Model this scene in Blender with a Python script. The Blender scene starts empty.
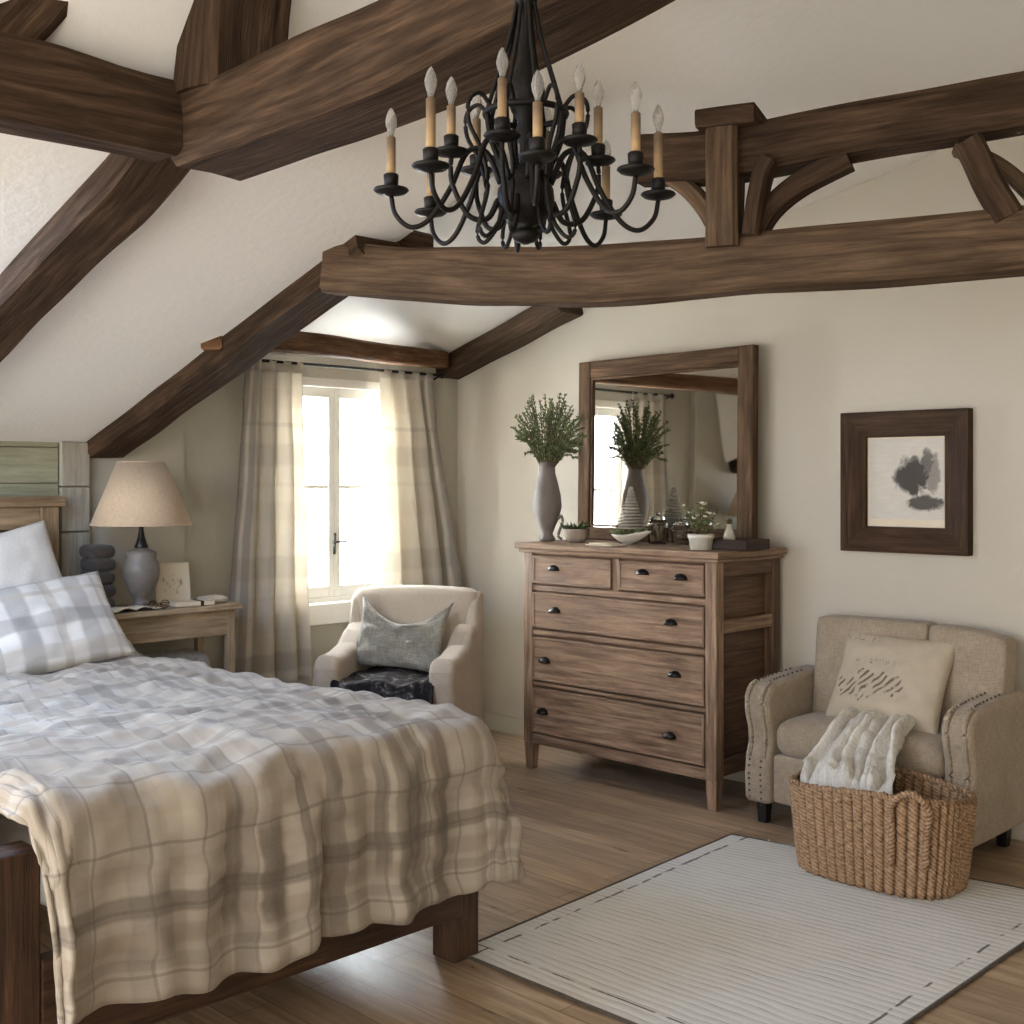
import bpy, math, random
from mathutils import Vector, Matrix, noise, Euler
random.seed(7)
PI = math.pi
C = bpy.context.scene.collection
F, CX, HY, CAMZ = 1200.0, 512.0, 480.0, 1.5
MATS = {}

# ------------------------------------------------------------------ helpers
def at(px, py, X=None, Y=None, Z=None, d=None):
    """room point seen in the photo at (px,py) lying on a given plane"""
    r = (px - CX) / F
    dx, dy, dz = .7107 + .7036 * r, .7036 - .7106 * r, (HY - py) / F
    if X is not None: d = X / dx
    elif Y is not None: d = Y / dy
    elif Z is not None: d = (Z - CAMZ) / dz
    return Vector((dx * d, dy * d, CAMZ + dz * d))

def lerp(a, b, t): return a + (b - a) * t
def clamp(x, a=0., b=1.): return max(a, min(b, x))
def smooth(a, b, x):
    t = clamp((x - a) / (b - a)); return t * t * (3 - 2 * t)
def nz(x, y=0., z=0.): return noise.noise(Vector((x, y, z)))

def catmull(pts, n):
    pts = [Vector(p) for p in pts]
    P = [pts[0] * 2 - pts[1]] + pts + [pts[-1] * 2 - pts[-2]]
    out = []
    for i in range(1, len(P) - 2):
        a, b, c, d = P[i - 1], P[i], P[i + 1], P[i + 2]
        for k in range(n):
            t = k / n
            out.append(.5 * ((2 * b) + (c - a) * t + (2 * a - 5 * b + 4 * c - d) * t * t + (3 * b - a - 3 * c + d) * t ** 3))
    out.append(P[-2].copy())
    return out

class MB:
    def __init__(s): s.v, s.f, s.uv, s.sm = [], [], [], []
    def face(s, idx, uv=None, sm=False):
        s.f.append(tuple(idx)); s.uv.append(uv or [(s.v[i][0], s.v[i][1]) for i in idx]); s.sm.append(sm)
    def box(s, x0, y0, z0, x1, y1, z1, M=None, taper=None, grain=None):
        """axis box; taper=(fx,fy) scales the bottom end"""
        o = len(s.v); P = []
        cx, cy = (x0 + x1) / 2, (y0 + y1) / 2
        for k in range(8):
            x = (x0, x1)[k & 1]; y = (y0, y1)[(k >> 1) & 1]; z = (z0, z1)[k >> 2]
            if taper and not k >> 2: x = cx + (x - cx) * taper[0]; y = cy + (y - cy) * taper[1]
            P.append(Vector((x, y, z)))
        dims = [x1 - x0, y1 - y0, z1 - z0]
        g = grain if grain is not None else dims.index(max(dims))
        ou, ov = random.uniform(0, 20), random.uniform(0, 20)
        for p in P: s.v.append(tuple(M @ p) if M else tuple(p))
        for q, ax in (((0, 2, 3, 1), 2), ((4, 5, 7, 6), 2), ((0, 1, 5, 4), 1), ((2, 6, 7, 3), 1), ((0, 4, 6, 2), 0), ((1, 3, 7, 5), 0)):
            axs = [a for a in range(3) if a != ax]
            ua = g if g in axs else axs[0]; va = [a for a in axs if a != ua][0]
            s.f.append(tuple(o + i for i in q)); s.sm.append(False)
            s.uv.append([(P[i][ua] + ou, P[i][va] + ov + ax * .37) for i in q])
        return s
    def loft(s, rings, close=True, cap0=True, cap1=True, sm=True, us=None):
        o = len(s.v); n = len(rings[0]); L = 0; Ls = [0]; rnd = random.uniform(0, 9) if us is None else 0
        for k in range(1, len(rings)):
            L += (Vector(rings[k][0]) - Vector(rings[k - 1][0])).length; Ls.append(L)
        per = [0]
        for j in range(1, n + 1): per.append(per[-1] + (Vector(rings[0][j % n]) - Vector(rings[0][j - 1])).length)
        if us is not None: per = [us * j / n for j in range(n + 1)]
        for r in rings:
            for p in r: s.v.append(tuple(p))
        m = n if close else n - 1
        for k in range(len(rings) - 1):
            for j in range(m):
                j2 = (j + 1) % n
                s.face((o + k * n + j, o + k * n + j2, o + (k + 1) * n + j2, o + (k + 1) * n + j),
                       [(Ls[k] + rnd, per[j] + rnd), (Ls[k] + rnd, per[j + 1] + rnd), (Ls[k + 1] + rnd, per[j + 1] + rnd), (Ls[k + 1] + rnd, per[j] + rnd)], sm)
        if cap0 and close: s.face([o + j for j in range(n)][::-1], [(p[0] + p[1], p[2]) for p in rings[0]][::-1])
        if cap1 and close: s.face([o + (len(rings) - 1) * n + j for j in range(n)], [(p[0] + p[1], p[2]) for p in rings[-1]])
        return s
    def tube(s, pts, rad, seg=8, n=6, flat=1.0, cyc=False, up=Vector((0, 0, 1))):
        P = catmull(pts, n) if n > 1 else [Vector(p) for p in pts]
        R = []
        for i, p in enumerate(P):
            t = (P[min(i + 1, len(P) - 1)] - P[max(i - 1, 0)]).normalized()
            a = t.cross(up)
            if a.length < 1e-3: a = t.cross(Vector((1, 0, 0)))
            a.normalize(); b = a.cross(t)
            q = i / (len(P) - 1)
            r = rad(q) if callable(rad) else rad
            R.append([p + a * (math.cos(2 * PI * k / seg) * r) + b * (math.sin(2 * PI * k / seg) * r * flat) for k in range(seg)])
        return s.loft(R)
    def lathe(s, prof, c=(0, 0, 0), seg=32, cap=True):
        c = Vector(c)
        return s.loft([[c + Vector((r * math.cos(2 * PI * k / seg), r * math.sin(2 * PI * k / seg), z)) for k in range(seg)] for r, z in prof], cap0=cap, cap1=cap)
    def grid(s, fn, nu, nv, uvf=None, sm=True):
        o = len(s.v); UV = []
        for j in range(nv + 1):
            for i in range(nu + 1):
                u, v = i / nu, j / nv
                s.v.append(tuple(fn(u, v))); UV.append(uvf(u, v) if uvf else (u, v))
        for j in range(nv):
            for i in range(nu):
                q = (j * (nu + 1) + i, j * (nu + 1) + i + 1, (j + 1) * (nu + 1) + i + 1, (j + 1) * (nu + 1) + i)
                s.face([o + a for a in q], [UV[a] for a in q], sm)
        return s
    def rbox(s, c, size, r, n=8, bulge=(0, 0, 0), M=None, fn=None):
        """rounded, puffed block (cushions)"""
        h = Vector(size) / 2; c = Vector(c); o = len(s.v); ids = {}
        def vid(p):
            k = tuple(round(a, 5) for a in p)
            if k in ids: return ids[k]
            q = Vector((p[0] * h.x, p[1] * h.y, p[2] * h.z))
            inn = Vector([clamp(q[i], -(h[i] - r), h[i] - r) for i in range(3)])
            d = q - inn
            if d.length > 1e-9: q = inn + d.normalized() * min(r, d.length if d.length < r else r)
            for a in range(3):
                b, e = (a + 1) % 3, (a + 2) % 3
                q[a] += bulge[a] * p[a] * (1 - p[b] ** 2) * (1 - p[e] ** 2)
            if fn: q = fn(q)
            q = q + c
            s.v.append(tuple(M @ q) if M else tuple(q)); ids[k] = len(s.v) - 1
            return ids[k]
        def cs(i):
            t = -1 + 2 * i / n
            return math.sin(t * PI / 2) * .35 + t * .65
        for ax in range(3):
            for sg in (-1, 1):
                b, e = (ax + 1) % 3, (ax + 2) % 3
                for i in range(n):
                    for j in range(n):
                        q = []; uv = []
                        for (ii, jj) in ((i, j), (i + 1, j), (i + 1, j + 1), (i, j + 1)):
                            p = [0, 0, 0]; p[ax] = sg; p[b] = cs(ii); p[e] = cs(jj)
                            q.append(vid(p)); uv.append((p[b] * h[b], p[e] * h[e]))
                        if sg < 0: q.reverse(); uv.reverse()
                        s.face(q, uv, True)
        return s
    def pillow(s, w, h, t, M, n=26, seed=0., pinch=.05, crease=.012, droop=0.):
        o = len(s.v)
        for sd in (1, -1):
            def fn(u, v):
                a, b = u * 2 - 1, v * 2 - 1
                e = max(0, (1 - a * a) * (1 - b * b))
                th = t / 2 * e ** .42
                x = a * w / 2 * (1 - pinch * (1 - abs(b) ** 2) * abs(a))
                y = b * h / 2 * (1 - pinch * (1 - abs(a) ** 2) * abs(b))
                wr = crease * nz(a * 2.2 + seed, b * 2.6, sd) + crease * .6 * nz(a * 6 + seed, b * 5, sd * 3.)
                y -= droop * (1 - a * a) * smooth(-.2, 1, b)
                return M @ Vector((x, y, sd * (th + wr * e ** .3 * 1.5)))
            if sd == 1: s.grid(fn, n, n, lambda u, v: (u * w, v * h))
            else: s.grid(lambda u, v: fn(1 - u, v), n, n, lambda u, v: (u * w + 3, v * h))
        return s
    def timber(s, pts, w, h, n=8, rough=.008, side=None, seed=0., ch=.018):
        """hand-hewn beam: w sideways, h upright"""
        P = catmull(pts, n); R = []
        for i, p in enumerate(P):
            t = (P[min(i + 1, len(P) - 1)] - P[max(i - 1, 0)]).normalized()
            a = Vector(side) if side else t.cross(Vector((0, 0, 1)))
            a = (a - t * a.dot(t)).normalized(); b = a.cross(t)
            sec = []
            W, H = w / 2, h / 2
            for (x, y) in ((-W, -H + ch), (-W, 0), (-W, H - ch), (-W + ch, H), (0, H), (W - ch, H), (W, H - ch), (W, 0), (W, -H + ch), (W - ch, -H), (0, -H), (-W + ch, -H)):
                jx = rough * nz(p.x * 3 + seed + x * 9, p.y * 3 + y * 9, p.z * 3); jy = rough * nz(p.x * 3 + 7 + x * 9, p.y * 3 + seed + y * 9, p.z * 3)
                sec.append(p + a * (x + jx * 1.6) + b * (y + jy * 1.6))
            R.append(sec)
        return s.loft(R, sm=False)
    def prism(s, prof, x0, x1, M=None):
        """(y,z) outline extruded along x"""
        o = len(s.v); n = len(prof)
        for x in (x0, x1):
            for (y, z) in prof:
                p = Vector((x, y, z)); s.v.append(tuple(M @ p) if M else tuple(p))
        s.face([o + i for i in range(n)], [tuple(p) for p in prof]); s.face([o + n + i for i in range(n)][::-1], [tuple(p) for p in prof][::-1])
        L = 0
        for i in range(n):
            j = (i + 1) % n
            dl = math.hypot(prof[i][0] - prof[j][0], prof[i][1] - prof[j][1])
            s.face((o + i, o + n + i, o + n + j, o + j), [(x0, L), (x1, L), (x1, L + dl), (x0, L + dl)]); L += dl
        return s
    def build(s, name, mat, parent=None, bevel=0, segs=2, sub=0, smooth_all=False, solid=0, weld=False):
        me = bpy.data.meshes.new(name)
        V = [Vector(v) for v in s.v]
        if parent is not None:
            Mi = WM[parent.name].inverted(); V = [Mi @ v for v in V]; org = Vector((0, 0, 0))
        else:
            lo = [min(v[i] for v in V) for i in range(3)]; hi = [max(v[i] for v in V) for i in range(3)]
            org = Vector(((lo[0] + hi[0]) / 2, (lo[1] + hi[1]) / 2, lo[2]))
            V = [v - org for v in V]
        me.from_pydata([tuple(v) for v in V], [], s.f)
        ul = me.uv_layers.new(name='UVMap'); k = 0
        flat = []
        for uv in s.uv:
            for (a, b) in uv: flat += (a, b)
        ul.data.foreach_set('uv', flat)
        me.polygons.foreach_set('use_smooth', [smooth_all or a for a in s.sm])
        me.materials.append(mat); me.update()
        o = bpy.data.objects.new(name, me); C.objects.link(o)
        o.location = org
        WM[o.name] = Matrix.Translation(org) if parent is None else WM[parent.name].copy()
        if parent is not None: o.parent = parent
        if weld:
            m = o.modifiers.new('weld', 'WELD'); m.merge_threshold = .0005
        if solid:
            m = o.modifiers.new('solid', 'SOLIDIFY'); m.thickness = solid; m.offset = 0
        if bevel:
            m = o.modifiers.new('bevel', 'BEVEL'); m.width = bevel; m.segments = segs; m.limit_method = 'ANGLE'; m.angle_limit = math.radians(35)
        if sub:
            m = o.modifiers.new('sub', 'SUBSURF'); m.levels = sub; m.render_levels = sub
        return o
WM = {}

def tag(o, label, cat, group=None, kind=None):
    o['label'] = label; o['category'] = cat
    if group: o['group'] = group
    if kind: o['kind'] = kind
    return o
def thing(name, label, cat, loc=(0, 0, 0), rz=0., group=None):
    o = bpy.data.objects.new(name, None); C.objects.link(o)
    o.location = loc; o.rotation_euler = (0, 0, rz); o.empty_display_size = .1
    WM[o.name] = Matrix.Translation(Vector(loc)) @ Matrix.Rotation(rz, 4, 'Z')
    return tag(o, label, cat, group)
def struct(name, mb, mat, parent=None, **k):
    o = mb.build(name, mat, parent, **k)
    if parent is None: o['kind'] = 'structure'
    return o
def B(*a, **k): return MB().box(*a, **k)

# ------------------------------------------------------------------ materials
def lin(c):
    out = []
    for v in c:
        v /= 255.
        out.append(v / 12.92 if v <= .04045 else ((v + .055) / 1.055) ** 2.4)
    return tuple(out) + (1.,)
class NT:
    def __init__(s, name, rough=.8, spec=.3):
        s.m = bpy.data.materials.new(name); s.m.use_nodes = True; s.t = s.m.node_tree; s.N = s.t.nodes; s.L = s.t.links
        s.b = s.N['Principled BSDF']; s.b.inputs['Roughness'].default_value = rough
        s.b.inputs['Specular IOR Level'].default_value = spec
        MATS[name] = s.m
    def n(s, typ, **k):
        o = s.N.new(typ)
        for a, v in k.items(): setattr(o, a, v)
        return o
    def put(s, sock, v):
        if hasattr(v, 'is_output') or isinstance(v, bpy.types.NodeSocket): s.L.new(v, sock)
        else: sock.default_value = v
    def math(s, op, a, b=0., c=0.):
        o = s.n('ShaderNodeMath', operation=op); s.put(o.inputs[0], a); s.put(o.inputs[1], b); s.put(o.inputs[2], c); return o.outputs[0]
    def uv(s): return s.n('ShaderNodeTexCoord').outputs['UV']
    def obj(s): return s.n('ShaderNodeTexCoord').outputs['Object']
    def mapping(s, v, scale=(1, 1, 1), loc=(0, 0, 0), rot=(0, 0, 0)):
        o = s.n('ShaderNodeMapping'); s.L.new(v, o.inputs[0]); o.inputs['Scale'].default_value = scale; o.inputs['Location'].default_value = loc; o.inputs['Rotation'].default_value = rot
        return o.outputs[0]
    def noise(s, v, scale, detail=4., rough=.55, dist=0.):
        o = s.n('ShaderNodeTexNoise'); s.L.new(v, o.inputs['Vector']); o.inputs['Scale'].default_value = scale; o.inputs['Detail'].default_value = detail
        o.inputs['Roughness'].default_value = rough; o.inputs['Distortion'].default_value = dist
        return o.outputs['Fac']
    def ramp(s, fac, stops, interp='LINEAR'):
        o = s.n('ShaderNodeValToRGB'); s.L.new(fac, o.inputs[0]); cr = o.color_ramp; cr.interpolation = interp
        while len(cr.elements) < len(stops): cr.elements.new(.5)
        for e, (p, c) in zip(cr.elements, stops):
            e.position = p; e.color = c if len(c) == 4 else tuple(c) + (1.,)
        return o.outputs[0]
    def mix(s, f, a, b, mode='MIX'):
        o = s.n('ShaderNodeMix', data_type='RGBA', blend_type=mode); s.put(o.inputs[0], f); s.put(o.inputs[6], a); s.put(o.inputs[7], b); return o.outputs[2]
    def sep(s, v):
        o = s.n('ShaderNodeSeparateXYZ'); s.L.new(v, o.inputs[0]); return o.outputs
    def bump(s, h, strength=.3, dist=.01):
        o = s.n('ShaderNodeBump'); s.L.new(h, o.inputs['Height']); o.inputs['Strength'].default_value = strength; o.inputs['Distance'].default_value = dist
        s.L.new(o.outputs[0], s.b.inputs['Normal'])
    def col(s, c): s.put(s.b.inputs['Base Color'], c)
    def pulse(s, x, c, w):
        """1 inside a band of half-width w round c"""
        d = s.math('ABSOLUTE', s.math('SUBTRACT', x, c))
        o = s.n('ShaderNodeMapRange'); s.L.new(d, o.inputs[0]); o.inputs[1].default_value = w * .8; o.inputs[2].default_value = w * 1.15; o.inputs[3].default_value = 1.; o.inputs[4].default_value = 0.
        return o.outputs[0]

def m_plain(name, c, rough=.6, spec=.3, metal=0., var=.12, scale=40, bump=.0):
    t = NT(name, rough, spec); n = t.noise(t.obj(), scale, 4)
    c = lin(c); t.col(t.mix(n, tuple(a * (1 - var) for a in c[:3]) + (1.,), tuple(min(1, a * (1 + var)) for a in c[:3]) + (1.,)))
    t.b.inputs['Metallic'].default_value = metal
    if bump: t.bump(n, bump, .01)
    return t.m
def m_plaster(name, c, var=.05, bump=.12):
    t = NT(name, .9, .15); v = t.obj(); n = t.noise(v, 1.3, 5, .6); f = t.noise(v, 28, 5, .6)
    c = lin(c); t.col(t.mix(n, tuple(a * (1 - var) for a in c[:3]) + (1.,), tuple(a * (1 + var) for a in c[:3]) + (1.,)))
    t.bump(f, bump, .02); return t.m
def m_wood(name, dark, mid, light, rough=.6, grain=14., spec=.3, bump=.35, stain=.0, sc=1.):
    t = NT(name, rough, spec); v = t.uv()
    a = t.noise(t.mapping(v, (1.0 * sc, grain * 1.5 * sc, 1)), 3.2, 6, .62, .35)
    b = t.noise(t.mapping(v, (.9 * sc, 2.6 * sc, 1), (5, 3, 0)), 2.1, 4, .6, 1.2)
    k = t.noise(t.mapping(v, (2 * sc, 60 * sc, 1), (1, 7, 0)), 4, 3, .6)
    c = t.ramp(a, [(.3, lin(dark)), (.5, lin(mid)), (.72, lin(light))])
    c = t.mix(t.math('MULTIPLY', t.ramp(b, [(.42, (0, 0, 0)), (.7, (1, 1, 1))]), .55 + stain), c, lin(dark))
    c = t.mix(.35, c, t.ramp(k, [(.3, (.55, .55, .55)), (.6, (1, 1, 1))]), 'MULTIPLY')
    t.col(c); t.bump(t.math('ADD', a, t.math('MULTIPLY', k, .6)), bump, .012); return t.m
def m_fabric(name, c, c2=None, rough=.95, weave=230., bump=.6, var=.12, big=9., sheen=.2):
    t = NT(name, rough, .1); v = t.uv(); c = lin(c); c2 = lin(c2) if c2 else tuple(a * (1 - var * 2) for a in c[:3]) + (1.,)
    x, y, _ = t.sep(v)
    w = t.math('MULTIPLY', t.math('SINE', t.math('MULTIPLY', x, weave * 2)), t.math('SINE', t.math('MULTIPLY', y, weave * 2)))
    s1 = t.noise(t.mapping(v, (weave * .12, weave * .9, 1)), 1, 2); s2 = t.noise(t.mapping(v, (weave * .9, weave * .12, 1)), 1, 2)
    sl = t.math('MULTIPLY', t.math('ADD', s1, s2), .5)
    b = t.noise(t.obj(), big, 4)
    t.col(t.mix(t.math('ADD', t.math('MULTIPLY', t.math('SUBTRACT', sl, .5), 3.6), b), c, c2))
    t.b.inputs['Sheen Weight'].default_value = sheen
    t.bump(t.math('ADD', t.math('MULTIPLY', w, .25), sl), bump, .004); return t.m
def m_plaid(name, base, warm, dark, ustr, vstr, per=None, transl=0., rough=.95, cross=()):
    """ustr/vstr: (centre, half width, strength, which) bands in metres of cloth"""
    t = NT(name, rough, .1); v = t.uv()
    wob = t.noise(v, 3, 2)
    x, y, _ = t.sep(v)
    x = t.math('ADD', x, t.math('MULTIPLY', t.math('SUBTRACT', wob, .5), .03)); y = t.math('ADD', y, t.math('MULTIPLY', t.math('SUBTRACT', wob, .5), .03))
    if per: x = t.math('MODULO', x, per[0]); y = t.math('MODULO', y, per[1])
    c = lin(base)
    sl = t.noise(t.mapping(v, (60, 500, 1)), 1, 2); sl2 = t.noise(t.mapping(v, (500, 60, 1)), 1, 2)
    thr = t.math('ADD', .55, t.math('MULTIPLY', t.math('ADD', sl, sl2), .45))
    for axis, L in ((x, ustr), (y, vstr)):
        for (p, w, st, k) in L:
            fac = t.math('MULTIPLY', t.math('MULTIPLY', t.pulse(axis, p, w), st), thr)
            c = t.mix(fac, c, lin(dark if k else warm))
    for (p, w, q, h, st) in cross:
        fac = t.math('MULTIPLY', t.math('MULTIPLY', t.pulse(x, p, w), t.pulse(y, q, h)), t.math('MULTIPLY', thr, st))
        c = t.mix(fac, c, lin(dark))
    big = t.noise(v, 2.2, 4)
    c = t.mix(t.math('MULTIPLY', big, .35), c, lin(warm))
    t.col(c); t.b.inputs['Sheen Weight'].default_value = .2
    t.bump(t.math('ADD', sl, sl2), .35, .003)
    if transl:
        tr = t.n('ShaderNodeBsdfTranslucent'); t.put(tr.inputs[0], c); mx = t.n('ShaderNodeMixShader'); mx.inputs[0].default_value = transl
        t.L.new(t.b.outputs[0], mx.inputs[1]); t.L.new(tr.outputs[0], mx.inputs[2]); t.L.new(mx.outputs[0], t.N['Material Output'].inputs[0])
    return t.m

wall_m = m_plaster('wall_plaster', (200, 192, 176), .04)
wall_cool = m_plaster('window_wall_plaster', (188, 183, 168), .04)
ceil_m = m_plaster('ceiling_plaster', (245, 242, 235), .03)
green_m = m_wood('pale_green_boards', (140, 140, 116), (160, 159, 134), (172, 171, 148), .8, 8, .15, .15)
beam_m = m_wood('old_oak_beam', (46, 36, 28), (74, 58, 45), (102, 81, 63), .9, 9, .06, .55)
beam_l = m_wood('lighter_oak_beam', (68, 54, 42), (98, 79, 61), (126, 104, 82), .9, 9, .06, .55)
beam_r = m_wood('reddish_oak_beam', (64, 43, 29), (104, 74, 52), (136, 104, 77), .85, 9, .08, .4)
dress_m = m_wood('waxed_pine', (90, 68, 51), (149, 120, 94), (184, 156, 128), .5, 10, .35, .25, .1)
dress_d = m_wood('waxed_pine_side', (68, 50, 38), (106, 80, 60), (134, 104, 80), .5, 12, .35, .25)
table_m = m_wood('pale_table_oak', (128, 108, 84), (178, 156, 126), (202, 182, 154), .6, 10, .25, .2)
bed_m = m_wood('bed_walnut', (44, 30, 21), (76, 53, 38), (104, 76, 54), .5, 10, .35, .3)
head_m = m_wood('headboard_oak', (98, 78, 56), (152, 128, 98), (180, 156, 124), .6, 10, .25, .25)
frame_m = m_wood('mirror_frame_wood', (52, 38, 28), (86, 66, 48), (118, 95, 72), .85, 10, .08, .35)
pic_m = m_wood('picture_frame_wood', (40, 28, 19), (66, 48, 34), (90, 68, 49), .7, 12, .1, .2)
white_paint = m_plain('white_window_paint', (236, 232, 222), .5, .4, var=.03)
iron_m = m_plain('black_iron', (26, 23, 21), .5, .4, .6, .3, 60, .2)
pull_m = m_plain('dark_pull_metal', (40, 37, 35), .38, .5, .8)
leg_m = m_plain('black_leg', (22, 20, 19), .4, .4)
linen_m = m_fabric('oatmeal_linen', (176, 160, 139), (146, 130, 110))
linen_c = m_fabric('cream_linen', (198, 184, 166), (178, 164, 146), weave=500, bump=.25)
white_lin = m_fabric('white_pillow_linen', (222, 217, 208), (204, 198, 188), weave=500, bump=.2)
shade_m = m_fabric('lamp_shade_linen', (202, 180, 153), (184, 160, 132), weave=300, bump=.3, big=3)
lampb_m = m_plain('grey_ceramic', (122, 114, 106), .45, .4, var=.3, scale=14, bump=.15)
vase_m = m_plain('grey_stoneware', (116, 107, 99), .6, .3, var=.2, scale=18, bump=.25)
ceram_m = m_plain('pale_ceramic', (196, 186, 172), .5, .35, var=.15, scale=25)
pot_m = m_plain('whitewashed_pot', (206, 200, 184), .7, .2, var=.2, scale=30, bump=.2)
bowl_m = m_plain('taupe_bowl', (150, 136, 120), .7, .2, var=.2, scale=20)
leaf_m = m_plain('sage_leaf', (104, 114, 74), .6, .25, var=.45, scale=22)
leaf_d = m_plain('dark_leaf', (58, 74, 40), .6, .25, var=.4, scale=30)
flower_m = m_plain('cream_petal', (232, 226, 204), .7, .2, var=.1)
stem_m = m_plain('brown_stem', (90, 80, 54), .7, .2)
paper_m = m_plain('old_paper', (222, 208, 184), .8, .2, var=.06, scale=8)
book_m = m_plain('dark_book_cover', (58, 46, 38), .6, .3)
darkcloth = m_fabric('dark_folded_cloth', (82, 72, 64), (60, 53, 48))
cone_m = m_plain('silver_cone', (150, 142, 128), .6, .3, var=.45, scale=70, bump=.6)
tray_m = m_wood('dark_tray', (36, 26, 20), (58, 42, 32), (80, 60, 46), .5, 10)

# floor boards run along the dresser wall
def m_floor():
    t = NT('oak_floor', .32, .5); v = t.obj(); x, y, z = t.sep(v)
    br = t.n('ShaderNodeTexBrick'); t.L.new(t.mapping(v, (1, 1, 1), (0, 0, 0), (0, 0, PI / 2)), br.inputs['Vector'])
    br.offset = .37; br.inputs['Scale'].default_value = 1.; br.inputs['Brick Width'].default_value = 1.7; br.inputs['Row Height'].default_value = .135
    br.inputs['Mortar Size'].default_value = .0022; br.inputs['Mortar Smooth'].default_value = .3
    br.inputs['Color1'].default_value = (0, 0, 0, 1); br.inputs['Color2'].default_value = (1, 1, 1, 1); br.inputs['Mortar'].default_value = (.5, .5, .5, 1)
    ids = t.math('FLOOR', t.math('DIVIDE', x, .135))
    jit = t.n('ShaderNodeCombineXYZ'); t.L.new(t.math('ADD', t.math('MULTIPLY', x, 11.), t.math('MULTIPLY', ids, 3.7)), jit.inputs[0]); t.L.new(t.math('ADD', y, t.math('MULTIPLY', ids, 1.31)), jit.inputs[1])
    g = t.noise(jit.outputs[0], 2.6, 6, .6, .7)
    c = t.ramp(g, [(.28, lin((122, 101, 80))), (.5, lin((164, 140, 114))), (.75, lin((198, 176, 150)))])
    c = t.mix(.55, c, t.mix(br.outputs['Color'], lin((186, 172, 158)), lin((255, 250, 242))), 'MULTIPLY')
    c = t.mix(t.math('MULTIPLY', br.outputs['Fac'], .75), c, lin((52, 38, 27)))
    t.col(c); t.put(t.b.inputs['Roughness'], t.math('ADD', .2, t.math('MULTIPLY', g, .25)))
    t.bump(t.math('SUBTRACT', t.math('MULTIPLY', g, .3), br.outputs['Fac']), .35, .004); return t.m
floor_m = m_floor()

# ------------------------------------------------------------------ setting
XR, YW, YH = 5.05, 5.476, 5.42
struct('floor', B(-1.6, -1.8, -.08, XR + .2, YW + .9, 0), floor_m)
def zL(y):
    a = 1.69 + .333 * (5.4 - y)
    if y > 2.95: return a
    b = 1.69 + .333 * (5.4 - 2.95) + 1.25 * (2.95 - y)
    return min(b, lerp(b, 3.05, smooth(2.75, 2.3, y)))
def zR(y):
    t = 5.44 - y
    z = 2.25 + .30 * t if t < 1.04 else 2.562 + .19 * (t - 1.04)
    return lerp(z, 3.05, smooth(2.6, 1.5, y))
def zC(x, y):
    w = .16 + .9 * smooth(3.3, 2.2, y)
    return lerp(zL(y), zR(y), smooth(2.79, 2.79 + w, x))
cm = MB()
xs = [-1.6, -.5, .5, 1.5, 2.2, 2.6] + [2.75 + .03 * i for i in range(14)] + [3.2 + .08 * i for i in range(9)] + [4.0, 4.5, 5.0, XR + .15]
ys = [-1.8, -.8, 0, .7, 1.2] + [1.4 + .07 * i for i in range(40)] + [4.3, 4.6, 5, 5.2, 5.42, 5.6]
cm.grid(lambda u, v: (xs[round(u * (len(xs) - 1))], ys[round(v * (len(ys) - 1))], zC(xs[round(u * (len(xs) - 1))], ys[round(v * (len(ys) - 1))])), len(xs) - 1, len(ys) - 1)
struct('ceiling', cm, ceil_m, solid=.03)
struct('wall_right', B(XR, -1.8, 0, XR + .15, YW + .15, 3.3), wall_m)
# window wall with its opening
WX0, WX1, WZ0, WZ1 = 3.70, 4.56, .80, 2.07
w = MB()
w.box(3.13, YW, 0, WX0, YW + .16, 2.5); w.box(WX1, YW, 0, XR, YW + .16, 2.5)
w.box(WX0, YW, 0, WX1, YW + .16, WZ0); w.box(WX0, YW, WZ1, WX1, YW + .16, 2.5)
struct('wall_back', w, wall_cool)
struct('wall_head', B(2.47, YH, 0, 3.13, YH + .2, 2.4), wall_cool)
gb = MB()
gb.box(-1.6, YH - .004, 0, 2.47, YH + .2, 1.85)
for k in range(11): gb.box(-1.6, YH - .022, .002 + k * .165, 2.47, YH - .002, k * .165 + .163)
struct('wall_left', gb, green_m, bevel=.003)
pil = MB()
for k in range(9): pil.box(2.475, YH - .045, .002 + k * .21, 2.612, YH, k * .21 + .206)
struct('trim_1', pil, m_wood('limewashed_boards', (150, 144, 130), (178, 172, 158), (196, 190, 176), .8, 8, .15, .2), bevel=.004)
struct('baseboard_right', B(XR - .018, -1.8, 0, XR, YW, .1), wall_m, bevel=.004)
struct('baseboard_back', B(3.13, YW - .018, 0, XR - .018, YW, .1), wall_cool, bevel=.004)

# window: casing, two sashes, panes
wn = thing('window_1', 'tall white-painted two-leaf casement window between the plaid curtains', 'window', (4.13, YW, WZ0)); wn['kind'] = 'structure'
fr = MB()
fr.box(WX0, YW - .015, WZ0, WX0 + .05, YW + .12, WZ1); fr.box(WX1 - .05, YW - .015, WZ0, WX1, YW + .12, WZ1)
fr.box(WX0, YW - .015, WZ1 - .05, WX1, YW + .12, WZ1); fr.box(WX0, YW + .02, WZ0, WX1, YW + .12, WZ0 + .04)
fr.build('window_frame', white_paint, wn, bevel=.004)
B(WX0 - .08, YW - .07, WZ0 - .1, WX1 + .08, YW + .02, WZ0 + .015).build('window_sill', white_paint, wn, bevel=.006)
glass = bpy.data.materials.new('window_glass'); glass.use_nodes = True
gt = NT('pane_glass', .02, .5); gt.b.inputs['Transmission Weight'].default_value = 1.; gt.b.inputs['IOR'].default_value = 1.02; gt.col(gt.mix(gt.noise(gt.obj(), 4, 2), (1, 1, 1, 1), (.97, .99, 1, 1)))
xm = (WX0 + WX1) / 2
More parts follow.
